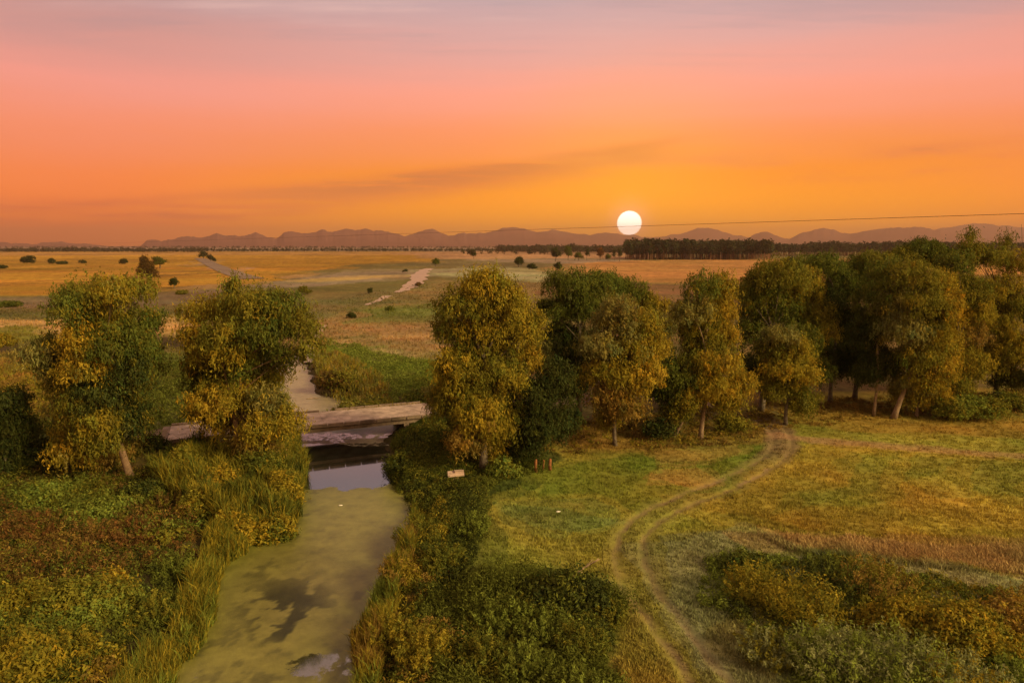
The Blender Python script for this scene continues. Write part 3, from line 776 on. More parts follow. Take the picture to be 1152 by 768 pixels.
for k, (px, py, rx, h, a, b, lab) in enumerate((
    (206,545,26,40,'o','q','olive bush left of the bridge willow trunk'), (240,560,26,46,'q','y','golden leafed bush below the bridge willow trunk'),
    (290,548,26,48,'g','o','green bush right of the bridge willow trunk'), (318,560,22,54,'o','q','tall olive bush overhanging the open water'),
    (222,585,26,44,'q','o','golden green bush at the corner of the reeds'), (268,592,28,50,'y','q','bright golden bush in the middle of the reed thicket'),
    (308,590,24,44,'q','g','golden bush at the water edge across from the clear strip'), (170,560,26,26,'d','g','dark bush between the two big left willows'))):
    bush(px, py, rx, h, a, lab, b, 6, leaf=.10, clump=.3, group='bushes of the golden thicket by the bridge')
for k, (px, py, rx, h, a, b, lab) in enumerate((
    (40,600,34,26,'n','r','rust brown feathery clump nearest the left edge in the brown thicket'), (96,612,36,30,'n','b','broad brown feathery clump in the middle of the brown thicket'),
    (150,606,34,28,'r','n','reddish feathery clump at the right end of the brown thicket'), (66,640,36,28,'n','o','brown and olive feathery clump below the brown thicket'),
    (196,640,24,28,'g','l','green feathery clump beside the pale reeds'), (172,690,30,34,'g','o','dark green feathery clump left of the pale reeds, low in the picture'),
    (78,738,34,34,'o','q','olive feathery clump right of the lower left corner'), (190,575,26,24,'n','o','small brown feathery clump between the thicket and the golden reeds'))):
    plume_bush(px, py, rx, h, a, lab, b, 'feathery clumps on the left bank', nst=90)
for k, (px, py, rx, h, a, b, lab) in enumerate((
    (560,700,34,36,'g','l','green feathery clump at the upper left of the dark nettle patch'), (610,715,34,34,'l','g','light green feathery clump in the middle of the nettle patch'),
    (655,735,30,40,'g','o','green feathery clump at the right side of the nettle patch'), (590,765,40,44,'g','l','large green feathery clump at the bottom middle of the picture'),
    (650,785,36,44,'l','g','light green feathery clump at the bottom of the picture beside the track'), (680,700,20,22,'o','g','small olive feathery clump at the right corner of the nettle patch'),
    (545,748,30,40,'o','g','olive feathery clump between the nettle patch and the creek bank'))):
    plume_bush(px, py, rx, h, a, lab, b, 'feathery clumps in the nettle patch', nst=110)
for k, (px, py, rx, h, a, b, lab) in enumerate((
    (470,600,26,36,'o','g','olive feathery clump on the right bank below the pale slab'), (452,650,26,38,'q','b','golden brown feathery clump on the right bank of the creek'),
    (500,640,26,32,'g','o','green feathery clump in the dark strip of the right bank'), (440,710,28,40,'o','q','olive feathery clump beside the lower right shore of the creek'),
    (478,740,34,42,'q','o','large golden olive feathery clump near the bottom of the right bank'), (530,600,22,28,'g','l','green feathery clump where the right bank meets the meadow'))):
    plume_bush(px, py, rx, h, a, lab, b, 'feathery clumps on the right bank', nst=90)
plume_bush(848,672,34,48,'o','feathery olive bush, first on the left of the lower right thicket','q',nst=90)
bush(838,642,26,24,'d','dark green bush behind the first feathery olive bush','g',4,leaf=.10,clump=.32)
plume_bush(905,700,44,62,'o','feathery olive and rust bush in the left half of the lower right thicket','q',nst=130)
plume_bush(935,664,40,36,'g','dark feathery bush at the back of the lower right thicket','d',nst=90)
plume_bush(985,672,46,44,'b','brown feathery bush at the back middle of the lower right thicket','o',nst=120)
bush(1010,712,44,48,'q','bushy clump with golden flower heads in the middle of the lower right thicket','q',8,leaf=.085,clump=.2)
bush(1076,726,56,56,'q','large bushy clump of golden flower heads at the lower right','o',9,leaf=.085,clump=.2)
bush(1140,712,40,48,'b','rust and gold bushy clump at the right edge','y',6,leaf=.085,clump=.2)
plume_bush(940,760,58,66,'f','pale green feathery bush at the bottom right of the frosted grass','l',nst=170)
plume_bush(1010,772,60,72,'l','bright green feathery bush at the bottom below the golden clumps','f',nst=190)
plume_bush(1085,790,54,60,'f','grey green feathery bush in the lower right corner','q',nst=150)
plume_bush(862,742,36,40,'f','small grey green feathery bush beside the frosted grass','o',nst=90)
plume_bush(1150,690,26,34,'q','olive feathery tuft at the right edge above the gold clumps','b',nst=60)

# ------------------------------------------------------------------ thick low growth
def scatter(polypx, n, rng, z=0.0, rag=5.0):
    P = np.array([G(a, b, z)[:2] for a, b in polypx]); lo = P.min(0); hi = P.max(0); out = []
    tot = 0
    while tot < n:
        q = rng.uniform(lo-1.5, hi+1.5, (n*2, 2)); q = q[inpoly(q[:, 0]+(fbm(q[:,0], q[:,1], 4.5, 4, 301)-.5)*rag, q[:, 1]+(fbm(q[:,0], q[:,1], 4.5, 4, 302)-.5)*rag, P)]; out.append(q); tot += len(q)
    return np.concatenate(out)[:n]

def patch_colour(px, py, rules, default, rng):
    c = np.empty((len(px), 3)); c[:] = COLS[default]
    for P, keys in rules:
        m = inpoly(px, py, P); k = rng.integers(0, len(keys), m.sum())
        c[m] = np.array([COLS[q] for q in keys])[k]
    return c

def undergrowth(name, label, polypx, n, hmin, hmax, rules, default, leaf=0.09, m=42, seed=1, rad=0.4, minsd=0.2, upright=0.3):
    rng = np.random.default_rng(seed)
    q = scatter(polypx, n, rng); sd = river_sd(q[:, 0], q[:, 1])
    q = q[sd > minsd]; x, y = q.T
    z = height(x, y); px, py = project(x + (fbm(x, y, 4, 3, seed+50)-.5)*7 + rng.normal(0, .5, len(x)), y + (fbm(x, y, 4, 3, seed+60)-.5)*9 + rng.normal(0, .5, len(x)), 0)
    col = patch_colour(px, py, rules, default, rng)*rng.uniform(.55, 1.3, (len(x), 1))
    H = rng.uniform(hmin, hmax, len(x))*(0.1+1.9*fbm(x, y, 3.2, 3, seed)**1.3)
    u = unit(rng.normal(0, 1, (len(x), m, 3))); u[..., 2] = np.abs(u[..., 2])
    r = rng.uniform(.5, 1, (len(x), m))**.5
    C = np.stack([x, y, z-0.05], 1)[:, None, :] + u*r[..., None]*np.stack([H*rad+.15, H*rad+.15, H], 1)[:, None, :]
    C += rng.normal(0, .05, C.shape)
    Nn = u*np.array((1, 1, .8))
    K = col[:, None, :]*rng.uniform(.75, 1.25, (len(x), m, 1))
    V, F, CC = leaves(C.reshape(-1, 3), Nn.reshape(-1, 3), leaf*1.35, leaf*.42, K.reshape(-1, 3), -upright, rng)
    o = mesh_obj(name, V, F, M_LEAF, None, CC)
    return tag(o, label, 'plants', kind='stuff')

LEFTBANK = [(-60,535),(60,528),(180,530),(250,535),(262,560),(222,600),(214,650),(178,700),(140,768),(110,860),(-120,860)]
undergrowth('undergrowth', 'dense brown and green weeds covering the left bank', LEFTBANK, 3600, .5, 1.3,
  [([(-60,520),(260,520),(230,560),(-60,556)], 'dgno'), ([(0,556),(210,552),(200,580),(0,585)], 'glo'),
   ([(-60,575),(220,590),(215,630),(190,660),(60,665),(-60,675)], 'nndgobr'), ([(150,640),(220,640),(190,700),(130,768),(90,700)], 'ggd'),
   ([(-60,690),(90,690),(140,768),(110,860),(-60,860)], 'qolg')], 'g', leaf=.075, m=64, seed=3)
RIGHTBANK = [(438,500),(446,482),(500,474),(520,482),(560,500),(600,525),(560,545),(548,600),(540,655),(500,690),(520,860),(392,860),(398,768),(412,700),(440,640),(470,590),(462,556),(436,540),(432,515)]
undergrowth('undergrowth', 'green and yellow weeds along the right bank of the creek', RIGHTBANK, 3200, .5, 1.25,
  [([(430,480),(620,480),(560,560),(480,600),(430,550)], 'gdgo'), ([(440,560),(500,560),(480,640),(430,700),(410,700)], 'gqo'),
   ([(500,560),(560,560),(545,660),(490,660)], 'dgd'), ([(400,640),(500,620),(520,768),(500,860),(390,860)], 'qogb')], 'g', leaf=.072, m=62, seed=4, minsd=-0.2)
undergrowth('nettles', 'thick dark green nettle patch at the bottom middle of the picture',
  [(500,690),(540,655),(600,660),(640,672),(690,672),(672,705),(680,768),(700,870),(500,870)], 2600, .4, 1.3, [([(560,680),(690,660),(690,720),(600,760)],'gdol'), ([(500,690),(560,690),(560,870),(500,870)],'god')], 'g', leaf=.07, seed=5, m=70, upright=.6)
undergrowth('undergrowth', 'low mixed green and rust weeds between the feathery bushes at the lower right',
  [(812,640),(850,625),(960,640),(1060,650),(1200,690),(1260,860),(900,870),(880,740),(830,690)], 2400, .25, .75,
  [([(820,620),(960,620),(960,700),(820,700)], 'dgo'), ([(960,620),(1260,640),(1260,740),(960,740)], 'oqlg')], 'l', leaf=.08, seed=6)
undergrowth('undergrowth', 'rusty dry weeds and fallen leaves under the row of trees',
  [(560,500),(600,478),(700,470),(860,452),(1200,436),(1200,462),(1000,470),(860,480),(840,497),(700,506),(620,516)], 1900, .2, .6,
  [([(590,460),(860,440),(860,510),(590,520)], 'bqnbo')], 'b', leaf=.10, seed=7, m=26, rad=.7)
undergrowth('undergrowth', 'green marsh plants on the far side of the bridge',
  [(352,402),(366,384),(400,390),(440,402),(520,408),(590,420),(590,465),(490,462),(440,458),(404,440),(376,420)], 2600, .4, 1.0, [([(470,430),(600,430),(600,470),(470,470)],'glo')], 'l', leaf=.13, seed=8, m=24, rad=.7)
undergrowth('undergrowth', 'olive brush on the left bank behind the bridge',
  [(-40,410),(100,412),(250,405),(300,425),(318,460),(300,472),(120,480),(-40,500)], 2600, .4, 1.2, [([(-60,400),(110,400),(110,470),(-60,480)],'qob')], 'g', leaf=.15, seed=9, m=22, rad=.7)

# reeds ---------------------------------------------------------------------
def blades(x, y, z, H, width, lean, cols, rng, segs=2):
    n = len(x); a = rng.uniform(0, 6.283, n); ln = lean*H*rng.uniform(.2, 1, n)
    dx = np.cos(a); dy = np.sin(a); wa = rng.uniform(0, 3.1416, n); wx = np.cos(wa)*width/2; wy = np.sin(wa)*width/2
    b = np.stack([x, y, z], 1); w = np.stack([wx, wy, 0*wx], 1)
    mid = b + np.stack([dx*ln*.3, dy*ln*.3, H*.55], 1); tip = b + np.stack([dx*ln, dy*ln, H], 1)
    V = np.stack([b-w, b+w, mid+w*.9, mid-w*.9, tip+w*.12, tip-w*.12], 1).reshape(-1, 3)
    k = np.arange(n)[:, None]*6
    F = np.concatenate([k+np.array([0, 1, 2, 3]), k+np.array([3, 2, 4, 5])], 0)
    return V, F, np.repeat(cols, 6, 0)

def reeds(label, polypx, n, hmin, hmax, keys, seed, width=.055, minsd=-1.5, leafn=4, name='reeds'):
    rng = np.random.default_rng(seed)
    q = scatter(polypx, n, rng, -0.5, 1.5); sd = river_sd(q[:, 0], q[:, 1]); q = q[(sd > minsd)]; x, y = q.T; n = len(x)
    clus = fbm(x, y, 1.3, 3, seed)
    z = np.maximum(height(x, y), WATER_Z-.2); H = rng.uniform(hmin, hmax, n)*(.2+1.55*clus)
    ks = np.array([COLS[k] for k in keys]); ci = np.clip((fbm(x, y, 2.4, 3, seed+1)*1.6-.3 + rng.normal(0, .18, n))*len(keys), 0, len(keys)-1).astype(int)
    col = ks[ci]*rng.uniform(.65, 1.35, (n, 1))
    parts = [blades(x, y, z, H, width, .18, col, rng)]
    for _ in range(leafn):
        t = rng.uniform(.25, .85, n)
        parts.append(blades(x+rng.normal(0, .05, n), y+rng.normal(0, .05, n), z+H*t*.8, H*rng.uniform(.25, .45, n), width*.9, .9, col*rng.uniform(.8, 1.25, (n, 1)), rng))
    off = 0; Vs = []; Fs = []; Cs = []
    for V, F, C in parts: Vs.append(V); Fs.append(F+off); Cs.append(C); off += len(V)
    o = mesh_obj(name, np.concatenate(Vs), np.concatenate(Fs), M_REED, None, np.concatenate(Cs))
    return tag(o, label, 'reeds', kind='stuff')
reeds('tall golden reeds at the foot of the wide willow beside the bridge', [(165,545),(215,520),(262,525),(335,498),(346,520),(342,560),(338,588),(300,606),(262,610),(225,590),(190,570)], 7000, 1.4, 2.4, 'dgogqo', 21, .06, minsd=-.8, leafn=6)
reeds('pale yellow green reeds edging the left side of the weedy water', [(258,600),(338,588),(292,616),(258,660),(222,722),(190,775),(160,860),(90,860),(150,768),(196,700),(222,655),(230,620)], 6500, .9, 1.7, 'loqgqo', 22, .045, minsd=-.9, leafn=5)
reeds('dry reeds edging the right side of the weedy water', [(466,560),(480,590),(452,660),(430,720),(430,860),(385,860),(392,768),(406,700),(430,645),(460,600)], 3600, .7, 1.4, 'gloqb', 23, .04, minsd=-.7)
reeds('olive reeds at the water edge on the far side of the bridge', [(352,404),(380,402),(430,430),(445,462),(404,457),(366,444),(354,425)], 2600, .7, 1.3, 'oopqb', 24, .08, minsd=-.6)

# meadow grass --------------------------------------------------------------
def grass(label, polypx, n, h, width, seed, wmul=1.0, lean=.6):
    rng = np.random.default_rng(seed)
    # density falls off with distance: sample evenly over the view, then keep what lies inside the patch
    P = np.array(polypx, float); lo = P.min(0); hi = P.max(0)
    q = rng.uniform(lo, hi, (int(n*1.6), 2)); q = q[inpoly(q[:, 0], q[:, 1], P)][:n]
    t = [G(a, b)[:2] for a, b in q]; q = np.array(t); m = 6
    q = (q[:, None, :] + rng.normal(0, .10, (len(q), m, 2))).reshape(-1, 2)
    x, y = q.T; sd = river_sd(x, y); k = sd > .3; x, y, sd = x[k], y[k], sd[k]
    d = segdist(x, y, TRACK_C); k = (np.abs(d-.8) > .34) | (rng.random(len(x)) < .12); x, y, sd = x[k], y[k], sd[k]
    z = height(x, y, sd)-.02
    c = cover(x, y, sd)*rng.uniform(.85, 1.5, (len(x), 1))
    H = h*rng.uniform(.4, 1.3, len(x))*(.5+fbm(x, y, 2.0, 3, seed)*1.1)
    V, F, C = blades(x, y, z, H, width*(1+np.hypot(x, y)/60)*wmul, lean, c, rng)
    o = mesh_obj('grass', V, F, M_GRASS, None, C)
    return tag(o, label, 'grass', kind='stuff')
grass('short meadow grass in front of the row of trees', [(540,520),(620,500),(860,480),(900,462),(1700,440),(1700,840),(680,840),(700,700),(690,650),(620,640),(545,650)], 62000, .17, .028, 31)
grass('dry grass on the marshy land behind the bridge', [(-60,340),(330,345),(480,318),(620,318),(620,420),(340,440),(-60,440)], 16000, .4, .05, 32, .6)
grass('tall pale dry grass in a belt across the meadow', [(850,600),(930,606),(1010,602),(1200,612),(1200,650),(1050,640),(900,624)], 5000, .34, .03, 33, 1.0, .8)

# ------------------------------------------------------------------ bridge
def bridge():
    L = np.linalg.norm(BRB2-BRA2); d3 = np.array((bd[0], bd[1], 0)); n3 = np.array((bn[0], bn[1], 0)); up = np.array((0, 0, 1.))
    o3 = np.array((BRA2[0], BRA2[1], 0.)); rng = np.random.default_rng(99)
    root = empty('bridge', tuple(o3+n3*DECK_W/2+d3*L/2), 'low concrete slab bridge with worn kerbs across the creek', 'bridge')
    # deck: slab lengths with open joints, slightly sagging profile
    mb = MB(); ns = 9
    zof = lambda s: DECK_Z + 0.06*math.sin(s/L*math.pi)
    for i in range(ns):
        s0 = i*L/ns; s1 = (i+1)*L/ns; sm = (s0+s1)/2
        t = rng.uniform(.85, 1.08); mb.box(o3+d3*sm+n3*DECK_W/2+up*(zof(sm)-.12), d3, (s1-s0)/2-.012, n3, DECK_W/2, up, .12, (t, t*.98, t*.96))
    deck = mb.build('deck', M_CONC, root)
    for side in (0, 1):
        nk = 16
        for i in range(nk):
            mb = MB()
            s0 = i*L/nk; s1 = (i+1)*L/nk; sm = (s0+s1)/2; t = rng.uniform(.45, .8)
            if side == 1 and i in (3, 9): continue
            off = -0.13 if side == 0 else DECK_W+.13
            mb.box(o3+d3*sm+n3*off+up*(zof(sm)+.02+rng.uniform(-.02, .02)), d3, (s1-s0)/2-.05, n3, .125, up, .15, (t, t*.93, t*.85))
            mb.build('kerb', M_CONC, root)
        mb = MB(); off = .25 if side == 0 else DECK_W-.25
        for i in range(6):
            s0 = i*L/6; s1 = (i+1)*L/6; sm = (s0+s1)/2; t = rng.uniform(.55, .75)
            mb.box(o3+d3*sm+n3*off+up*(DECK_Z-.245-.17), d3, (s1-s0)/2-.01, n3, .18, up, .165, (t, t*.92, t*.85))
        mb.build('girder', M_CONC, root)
    for s in (3.0, L*.40, L-3.0):
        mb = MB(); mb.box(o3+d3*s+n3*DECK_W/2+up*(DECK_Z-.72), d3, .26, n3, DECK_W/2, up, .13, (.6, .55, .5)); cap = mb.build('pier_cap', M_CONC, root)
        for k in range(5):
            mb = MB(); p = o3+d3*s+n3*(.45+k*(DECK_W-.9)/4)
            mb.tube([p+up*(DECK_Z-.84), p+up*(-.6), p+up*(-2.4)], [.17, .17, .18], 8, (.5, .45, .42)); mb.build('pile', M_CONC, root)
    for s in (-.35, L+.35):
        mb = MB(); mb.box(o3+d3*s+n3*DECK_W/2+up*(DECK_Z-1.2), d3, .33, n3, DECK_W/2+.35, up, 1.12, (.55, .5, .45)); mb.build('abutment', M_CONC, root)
    # grit and weed tufts caught along the kerbs
    x = []; y = []
    for i in range(260):
        s = rng.uniform(0, L); off = rng.choice([.12, DECK_W-.12])+rng.normal(0, .05); p = o3+d3*s+n3*off; x.append(p[0]); y.append(p[1])
    x = np.array(x); y = np.array(y); c = np.array(COLS['q'])*rng.uniform(.5, 1.2, (len(x), 1))
    V, F, C = blades(x, y, np.full(len(x), DECK_Z), rng.uniform(.08, .28, len(x)), .05, .8, c, rng)
    mesh_obj('kerb_weeds', V, F, M_GRASS, root, C)['kind'] = 'stuff'
bridge()

# ------------------------------------------------------------------ small things
def slab():
    p = G(513, 541); z = ground_z(p[0], p[1])+.62
    mb = MB(); mb.box((p[0], p[1], z), (1, .12, .06), .62, (-.12, 1, .1), .42, (-.06, -.1, 1), .06, (1.1, 1.0, .95))
    mb.box((p[0]+.2, p[1]+.2, z+.11), (.9, .3, -.05), .36, (-.3, .9, .05), .22, (0, 0, 1), .045, (.95, .85, .8))
    mb.box((p[0], p[1], z-.34), (1, 0, 0), .22, (0, 1, 0), .2, (0, 0, 1), .30, (.7, .6, .5))
    o = mb.build('concrete_slab', M_CONC, loc=tuple(p[:2])+(z,))
    tag(o, 'pale broken slab lying in the weeds left of the bright green bush', 'slab')
slab()
for (px, py, h, lab) in ((603,531,1.0,'short reddish wooden post, tallest of the three by the dark leafy tree'), (611,529,.8,'middle and thinnest of three reddish posts by the dark leafy tree'), (619,529,.9,'rightmost of three reddish posts by the dark leafy tree')):
    p = G(px, py); z = ground_z(p[0], p[1]); rng = np.random.default_rng(px)
    mb = MB(); w = .13 if px != 611 else .08
    mb.tube([(p[0], p[1], z-.1), (p[0]+rng.uniform(-.05, .05), p[1], z+h*.5), (p[0]+rng.uniform(-.1, .1), p[1], z+h), (p[0]+.02, p[1], z+h+.08)], [w*1.1, w, w*.9, w*.4], 9, (.8, .55, .45))
    o = mb.build('wooden_post', M_WOOD, smooth=True, loc=(p[0], p[1], z)); tag(o, lab, 'post', 'old posts by the dark tree')
def branch(px, py, label, name, seed, L=2.0, zadd=0.5, water=False):
    p = G(px, py, WATER_Z if water else 0); z = WATER_Z if water else ground_z(p[0], p[1])+zadd; rng = np.random.default_rng(seed)
    mb = MB(); a = np.array((p[0]-L*.4, p[1], z)); e = np.array((p[0]+L*.4, p[1]+.5, z+(.05 if water else L*.45)))
    mb.tube(bez(a, (a+e)/2+np.array((0, 0, .12)), e, 6), np.linspace(.06, .02, 6), 6, (2.4, 2.2, 1.9))
    for k in range(9):
        s = a+(e-a)*rng.uniform(.2, .95); u = np.array((rng.uniform(-.2, .8), rng.uniform(-.5, .5), rng.uniform(.0, .12) if water else rng.uniform(.1, .8)))*L*.3
        mb.tube([s, s+u*.6, s+u], [.022, .016, .008], 4, (2.4, 2.2, 1.9))
    o = mb.build(name, M_BARK, smooth=True, loc=tuple(a)); tag(o, label, 'branch')
branch(656, 664, 'pale dead branch sticking out beside the dark rounded bush', 'dead_branch', 5, 2.2, .6)
branch(352, 449, 'pale branch floating on the water behind the bridge', 'floating_branch', 6, 2.2, 0, True)
def litter(px, py, label, z0=None):
    p = G(px, py, WATER_Z if z0 is None else z0); mb = MB()
    mb.tube([(p[0]-.13, p[1], p[2]+.05), (p[0]-.11, p[1], p[2]+.05), (p[0]+.07, p[1]+.02, p[2]+.05), (p[0]+.12, p[1]+.03, p[2]+.055), (p[0]+.17, p[1]+.03, p[2]+.06)], [.03, .05, .05, .022, .02], 8)
    o = mb.build('plastic_bottle', M_PALE, smooth=True, loc=tuple(p)); tag(o, label, 'bottle')
litter(383, 569, 'small white bottle floating on the duckweed below the bridge')
litter(628, 576, 'small pale bottle lying on the grass left of the track', .12)

def far_road():
    P = catmull([G(224,290.5)[:2], G(233,295)[:2], G(246,301)[:2], G(262,307.5)[:2], G(285,314)[:2]], 6); t = unit(np.gradient(P, axis=0)); nn = np.stack([-t[:,1], t[:,0]], 1)
    z = height(P[:,0], P[:,1])+.25; V = np.concatenate([np.c_[P-nn*6.5, z], np.c_[P, z+.05], np.c_[P+nn*6.5, z]]); n = len(P)
    c = np.tile((0.20, 0.145, 0.12), (len(V), 1))*RNG.uniform(.85, 1.15, (len(V), 1))
    tag(mesh_obj('road', V, grid_faces(3, n), M_GROUND, cols=c), kind='structure')
far_road()
# overhead cable
mb = MB(); a = at(1240, 237.5, 74.0); e = at(590, 258.5, 152.0); dd = e-a
pts = [a + dd*t - np.array((0, 0, 0)) for t in np.linspace(-0.4, 14, 60)]
mb.tube(pts, [0.034]*60, 6)
tag(mb.build('power_cable', M_CABLE, smooth=True), 'thin overhead cable crossing the orange sky in front of the sun', 'cable')

# ------------------------------------------------------------------ far trees
FN = [0]
def far_tree(px, py, w, h, key, label, name='far_tree', group='single trees and bushes out on the far fields', cat='tree', shape='round', stem=True, Y=None):
    """tree whose foot is at px, py; w width, h height in photo pixels"""
    FN[0] += 1; rng = np.random.default_rng(9000+FN[0])
    b = G(px, py) if Y is None else np.array((*at(px, py, Y)[:2], 0.)); Yd = b[1]; s = Yd/768
    W = w*s/2; H = h*s
    lf = max(.3, s*0.8)
    root = empty(name, (b[0], Yd, 0), label, cat, group)
    L = []; nl = 6 if w > 6 else 3
    z0 = H*(.16 if stem else 0.0)
    for k in range(nl):
        t = (k+.5)/nl
        zc = z0+(H-z0)*(.25+.55*t); ww = W*(.62 if shape == 'round' else .5)*(1.0-.35*t)
        L.append((np.array((b[0]+rng.uniform(-.5, .5)*W*(1-.5*t), Yd+rng.uniform(-.5, .5)*W, zc)), (ww, ww, (H-z0)*.26), COLS[key]))
    C, Nn, K = cloud(L, rng, lf*.55, lf*1.6, .2, .9)
    C[:, 2] = np.maximum(C[:, 2], .2)
    V, F, CC = leaves(C, Nn, lf*.6, lf*.36, K*.75, .1, rng)
    mesh_obj('crown', V, F, M_LEAF, root, CC)
    if stem:
        mb = MB(); r = max(.15, W*.07)
        mb.tube([(b[0], Yd, -.1), (b[0]+W*.05, Yd, H*.3), (b[0], Yd, H*.75)], [r*1.3, r, r*.3], 6); mb.build('trunk', M_BARK, root)
    return root
far_tree(31,297,16,9,'d','wide dark bush clump far out on the golden field at the left edge', name='far_bush', cat='bush', stem=False)
far_tree(58,297,8,6,'d','dark bush with a low tail, second clump from the left on the golden field', name='far_bush', cat='bush', stem=False)
far_tree(70,297,14,2.6,'d','long flat dark hedge on the far golden field', name='far_bush', cat='bush', stem=False)
far_tree(94,296,8,3,'d','tiny flat dark bush on the golden field', name='far_bush', cat='bush', stem=False)
far_tree(139,297,9,6,'d','small square dark bush on the golden field', name='far_bush', cat='bush', stem=False)
far_tree(2,302,14,3,'d','flat dark bush at the left edge of the golden field', name='far_bush', cat='bush', stem=False)
far_tree(168,324,20,36,'n','tall dark tree with a narrow foot in the golden field above the bridge tree', name='far_tree')
far_tree(169,325,7,17,'g','narrow green bush right under the tall dark tree of the golden field', name='far_bush', cat='bush', stem=False)
far_tree(180,302,16,13,'g','round dark tree just behind the tall tree in the golden field')
far_tree(196,324,11,11,'d','small round tree right of the tall tree in the golden field')
far_tree(229,291,10,8,'d','leftmost tree beside the far field road'); far_tree(237,294,8,7,'d','second tree beside the far field road')
far_tree(241,296,5,6,'d','third and smallest tree beside the far field road')
far_tree(343,331,16,9,'o','rounded olive bush on the plain behind the bridge tree', name='far_bush', cat='bush', stem=False)
far_tree(416,330,7,6,'d','small dark bush left of the far stream', name='far_bush', cat='bush', stem=False)
far_tree(490,300,9,9,'g','round green bush right of the far stream'); far_tree(533,291,7,10,'d','lone dark tree on the far plain above the rounded willow')
far_tree(583,301,13,12,'d','dark round tree on the far plain, left of the orange field'); far_tree(598,303,12,6,'d','low dark bush beside the round tree near the orange field', name='far_bush', cat='bush', stem=False)
far_tree(625,294,12,15,'d','dark tree at the left corner of the orange field'); far_tree(627,306,10,11,'d','small tree in front of the left corner of the orange field')
far_tree(639,293,10,16,'g','second tree of the line left of the pine wood'); far_tree(651,293,9,9,'g','low round tree of the line left of the pine wood')
far_tree(660,293,6,14,'d','slender tree of the line left of the pine wood'); far_tree(675,293,9,14,'r','rust coloured tree of the line left of the pine wood')
far_tree(684,293,7,7,'g','small bush of the line left of the pine wood'); far_tree(691,293,5,12,'d','narrow tree of the line left of the pine wood')
far_tree(697,294,6,15,'d','narrow tree at the left corner of the pine wood')
far_tree(888,305,22,16,'d','round dark tree on the orange field behind the right grove')
far_tree(470,322,8,4,'n','tiny brown bush on the bank of the far stream', name='far_bush', cat='bush', stem=False)
far_tree(456,306,6,3,'d','tiny dark bush above the far stream', name='far_bush', cat='bush', stem=False)
far_tree(150,330,26,5,'g','low green scrub below the tall tree of the golden field', name='far_bush', cat='bush', stem=False)
far_tree(205,331,16,4,'o','low olive scrub below the small round tree', name='far_bush', cat='bush', stem=False)
far_tree(395,358,12,6,'d','dark scrub clump on the brown meadow', name='far_bush', cat='bush', stem=False)
far_tree(438,350,10,5,'g','green scrub clump on the brown meadow', name='far_bush', cat='bush', stem=False)
far_tree(12,345,30,6,'g','low green scrub at the left edge of the plain', name='far_bush', cat='bush', stem=False)
far_tree(4,392,30,16,'q','yellow green bush at the left edge behind the creek', name='far_bush', cat='bush', stem=False)

def wood(name, label, X0, X1, y0, y1, n, hmin, hmax, key, seed, conifer=False, stems=True, m=90):
    """far wood; positions in world metres"""
    rng = np.random.default_rng(seed)
    t = rng.random(n); x = X0[0]+(X1[0]-X0[0])*t + 0; y = X0[1]+(X1[1]-X0[1])*t + rng.uniform(0, y1, n)
    x = x*(y/(X0[1]+(X1[1]-X0[1])*t))
    H = rng.uniform(hmin, hmax, n)*(.75+.5*fbm(x, y, 60, 2, seed)); W = H*rng.uniform(.16, .24, n) if conifer else H*rng.uniform(.3, .5, n)
    u = unit(rng.normal(0, 1, (n, m, 3))); r = rng.uniform(.4, 1, (n, m))**.5
    zc = H*(.66 if conifer else .55); zr = H*(.36 if conifer else .45)
    C = np.stack([x, y, zc], 1)[:, None, :] + u*r[..., None]*np.stack([W, W, zr], 1)[:, None, :]
    col = np.array(COLS[key])*rng.uniform(.6, 1.5, (n, 1)); K = np.repeat(col[:, None, :], m, 1)*rng.uniform(.8, 1.2, (n, m, 1))
    sz = np.sqrt(np.repeat((W*zr)[:, None], m, 1)/m*6).ravel()*.8
    V, F, CC = leaves(C.reshape(-1, 3), u.reshape(-1, 3), sz, sz*.6, K.reshape(-1, 3), 0, rng)
    if stems:
        Vb, Fb, Cb = blades(x, y, 0*x, H*.7, .8, .02, np.tile(np.array((.22, .12, .07)), (n, 1))*rng.uniform(.5, 1.4, (n, 1)), rng)
        F = np.concatenate([F, Fb+len(V)]); V = np.concatenate([V, Vb]); CC = np.concatenate([CC, Cb])
    return tag(mesh_obj(name, V, F, M_LEAF, None, CC), label, 'wood', kind='stuff')
def span(px0, px1, Y0, Y1=None):
    Y1 = Y1 or Y0; return ((at(px0, 280, Y0)[0], Y0), (at(px1, 280, Y1)[0], Y1))
a, b = span(704, 868, 860); wood('pine_wood', 'dark block of tall pine wood on the horizon right of the sun', a, b, 0, 200, 900, 19, 26, 'k', 41, True, m=70)
a, b = span(866, 1300, 1150, 1150); wood('pine_wood', 'long lower wood on the horizon behind the right grove', a, b, 0, 180, 1700, 17, 23, 'k', 42, True, m=45)
a, b = span(560, 715, 1900, 1500); wood('tree_belt', 'dark low rise of trees on the horizon just left of the pine wood', a, b, 0, 260, 420, 12, 21, 'k', 43, m=45)
a, b = span(-260, 230, 1750, 1750); wood('tree_belt', 'bluish belt of trees along the left horizon', a, b, 0, 400, 1300, 6, 12, 'k', 44, m=34, stems=False)
a, b = span(225, 620, 1900, 2000); wood('tree_belt', 'thin belt of trees along the middle horizon below the mountains', a, b, 0, 350, 800, 5, 11, 'k', 45, m=36, stems=False)
a, b = span(520, 640, 1350, 1350); wood('tree_belt', 'short row of evenly spaced trees on the far plain right of centre', a, b, 0, 10, 34, 8, 13, 'k', 46, m=40)
a, b = span(-700, 2000, 3800, 3800); wood('tree_belt', 'faint farthest belt of trees under the mountains', a, b, 0, 900, 2600, 9, 16, 'k', 47, m=20, stems=False)
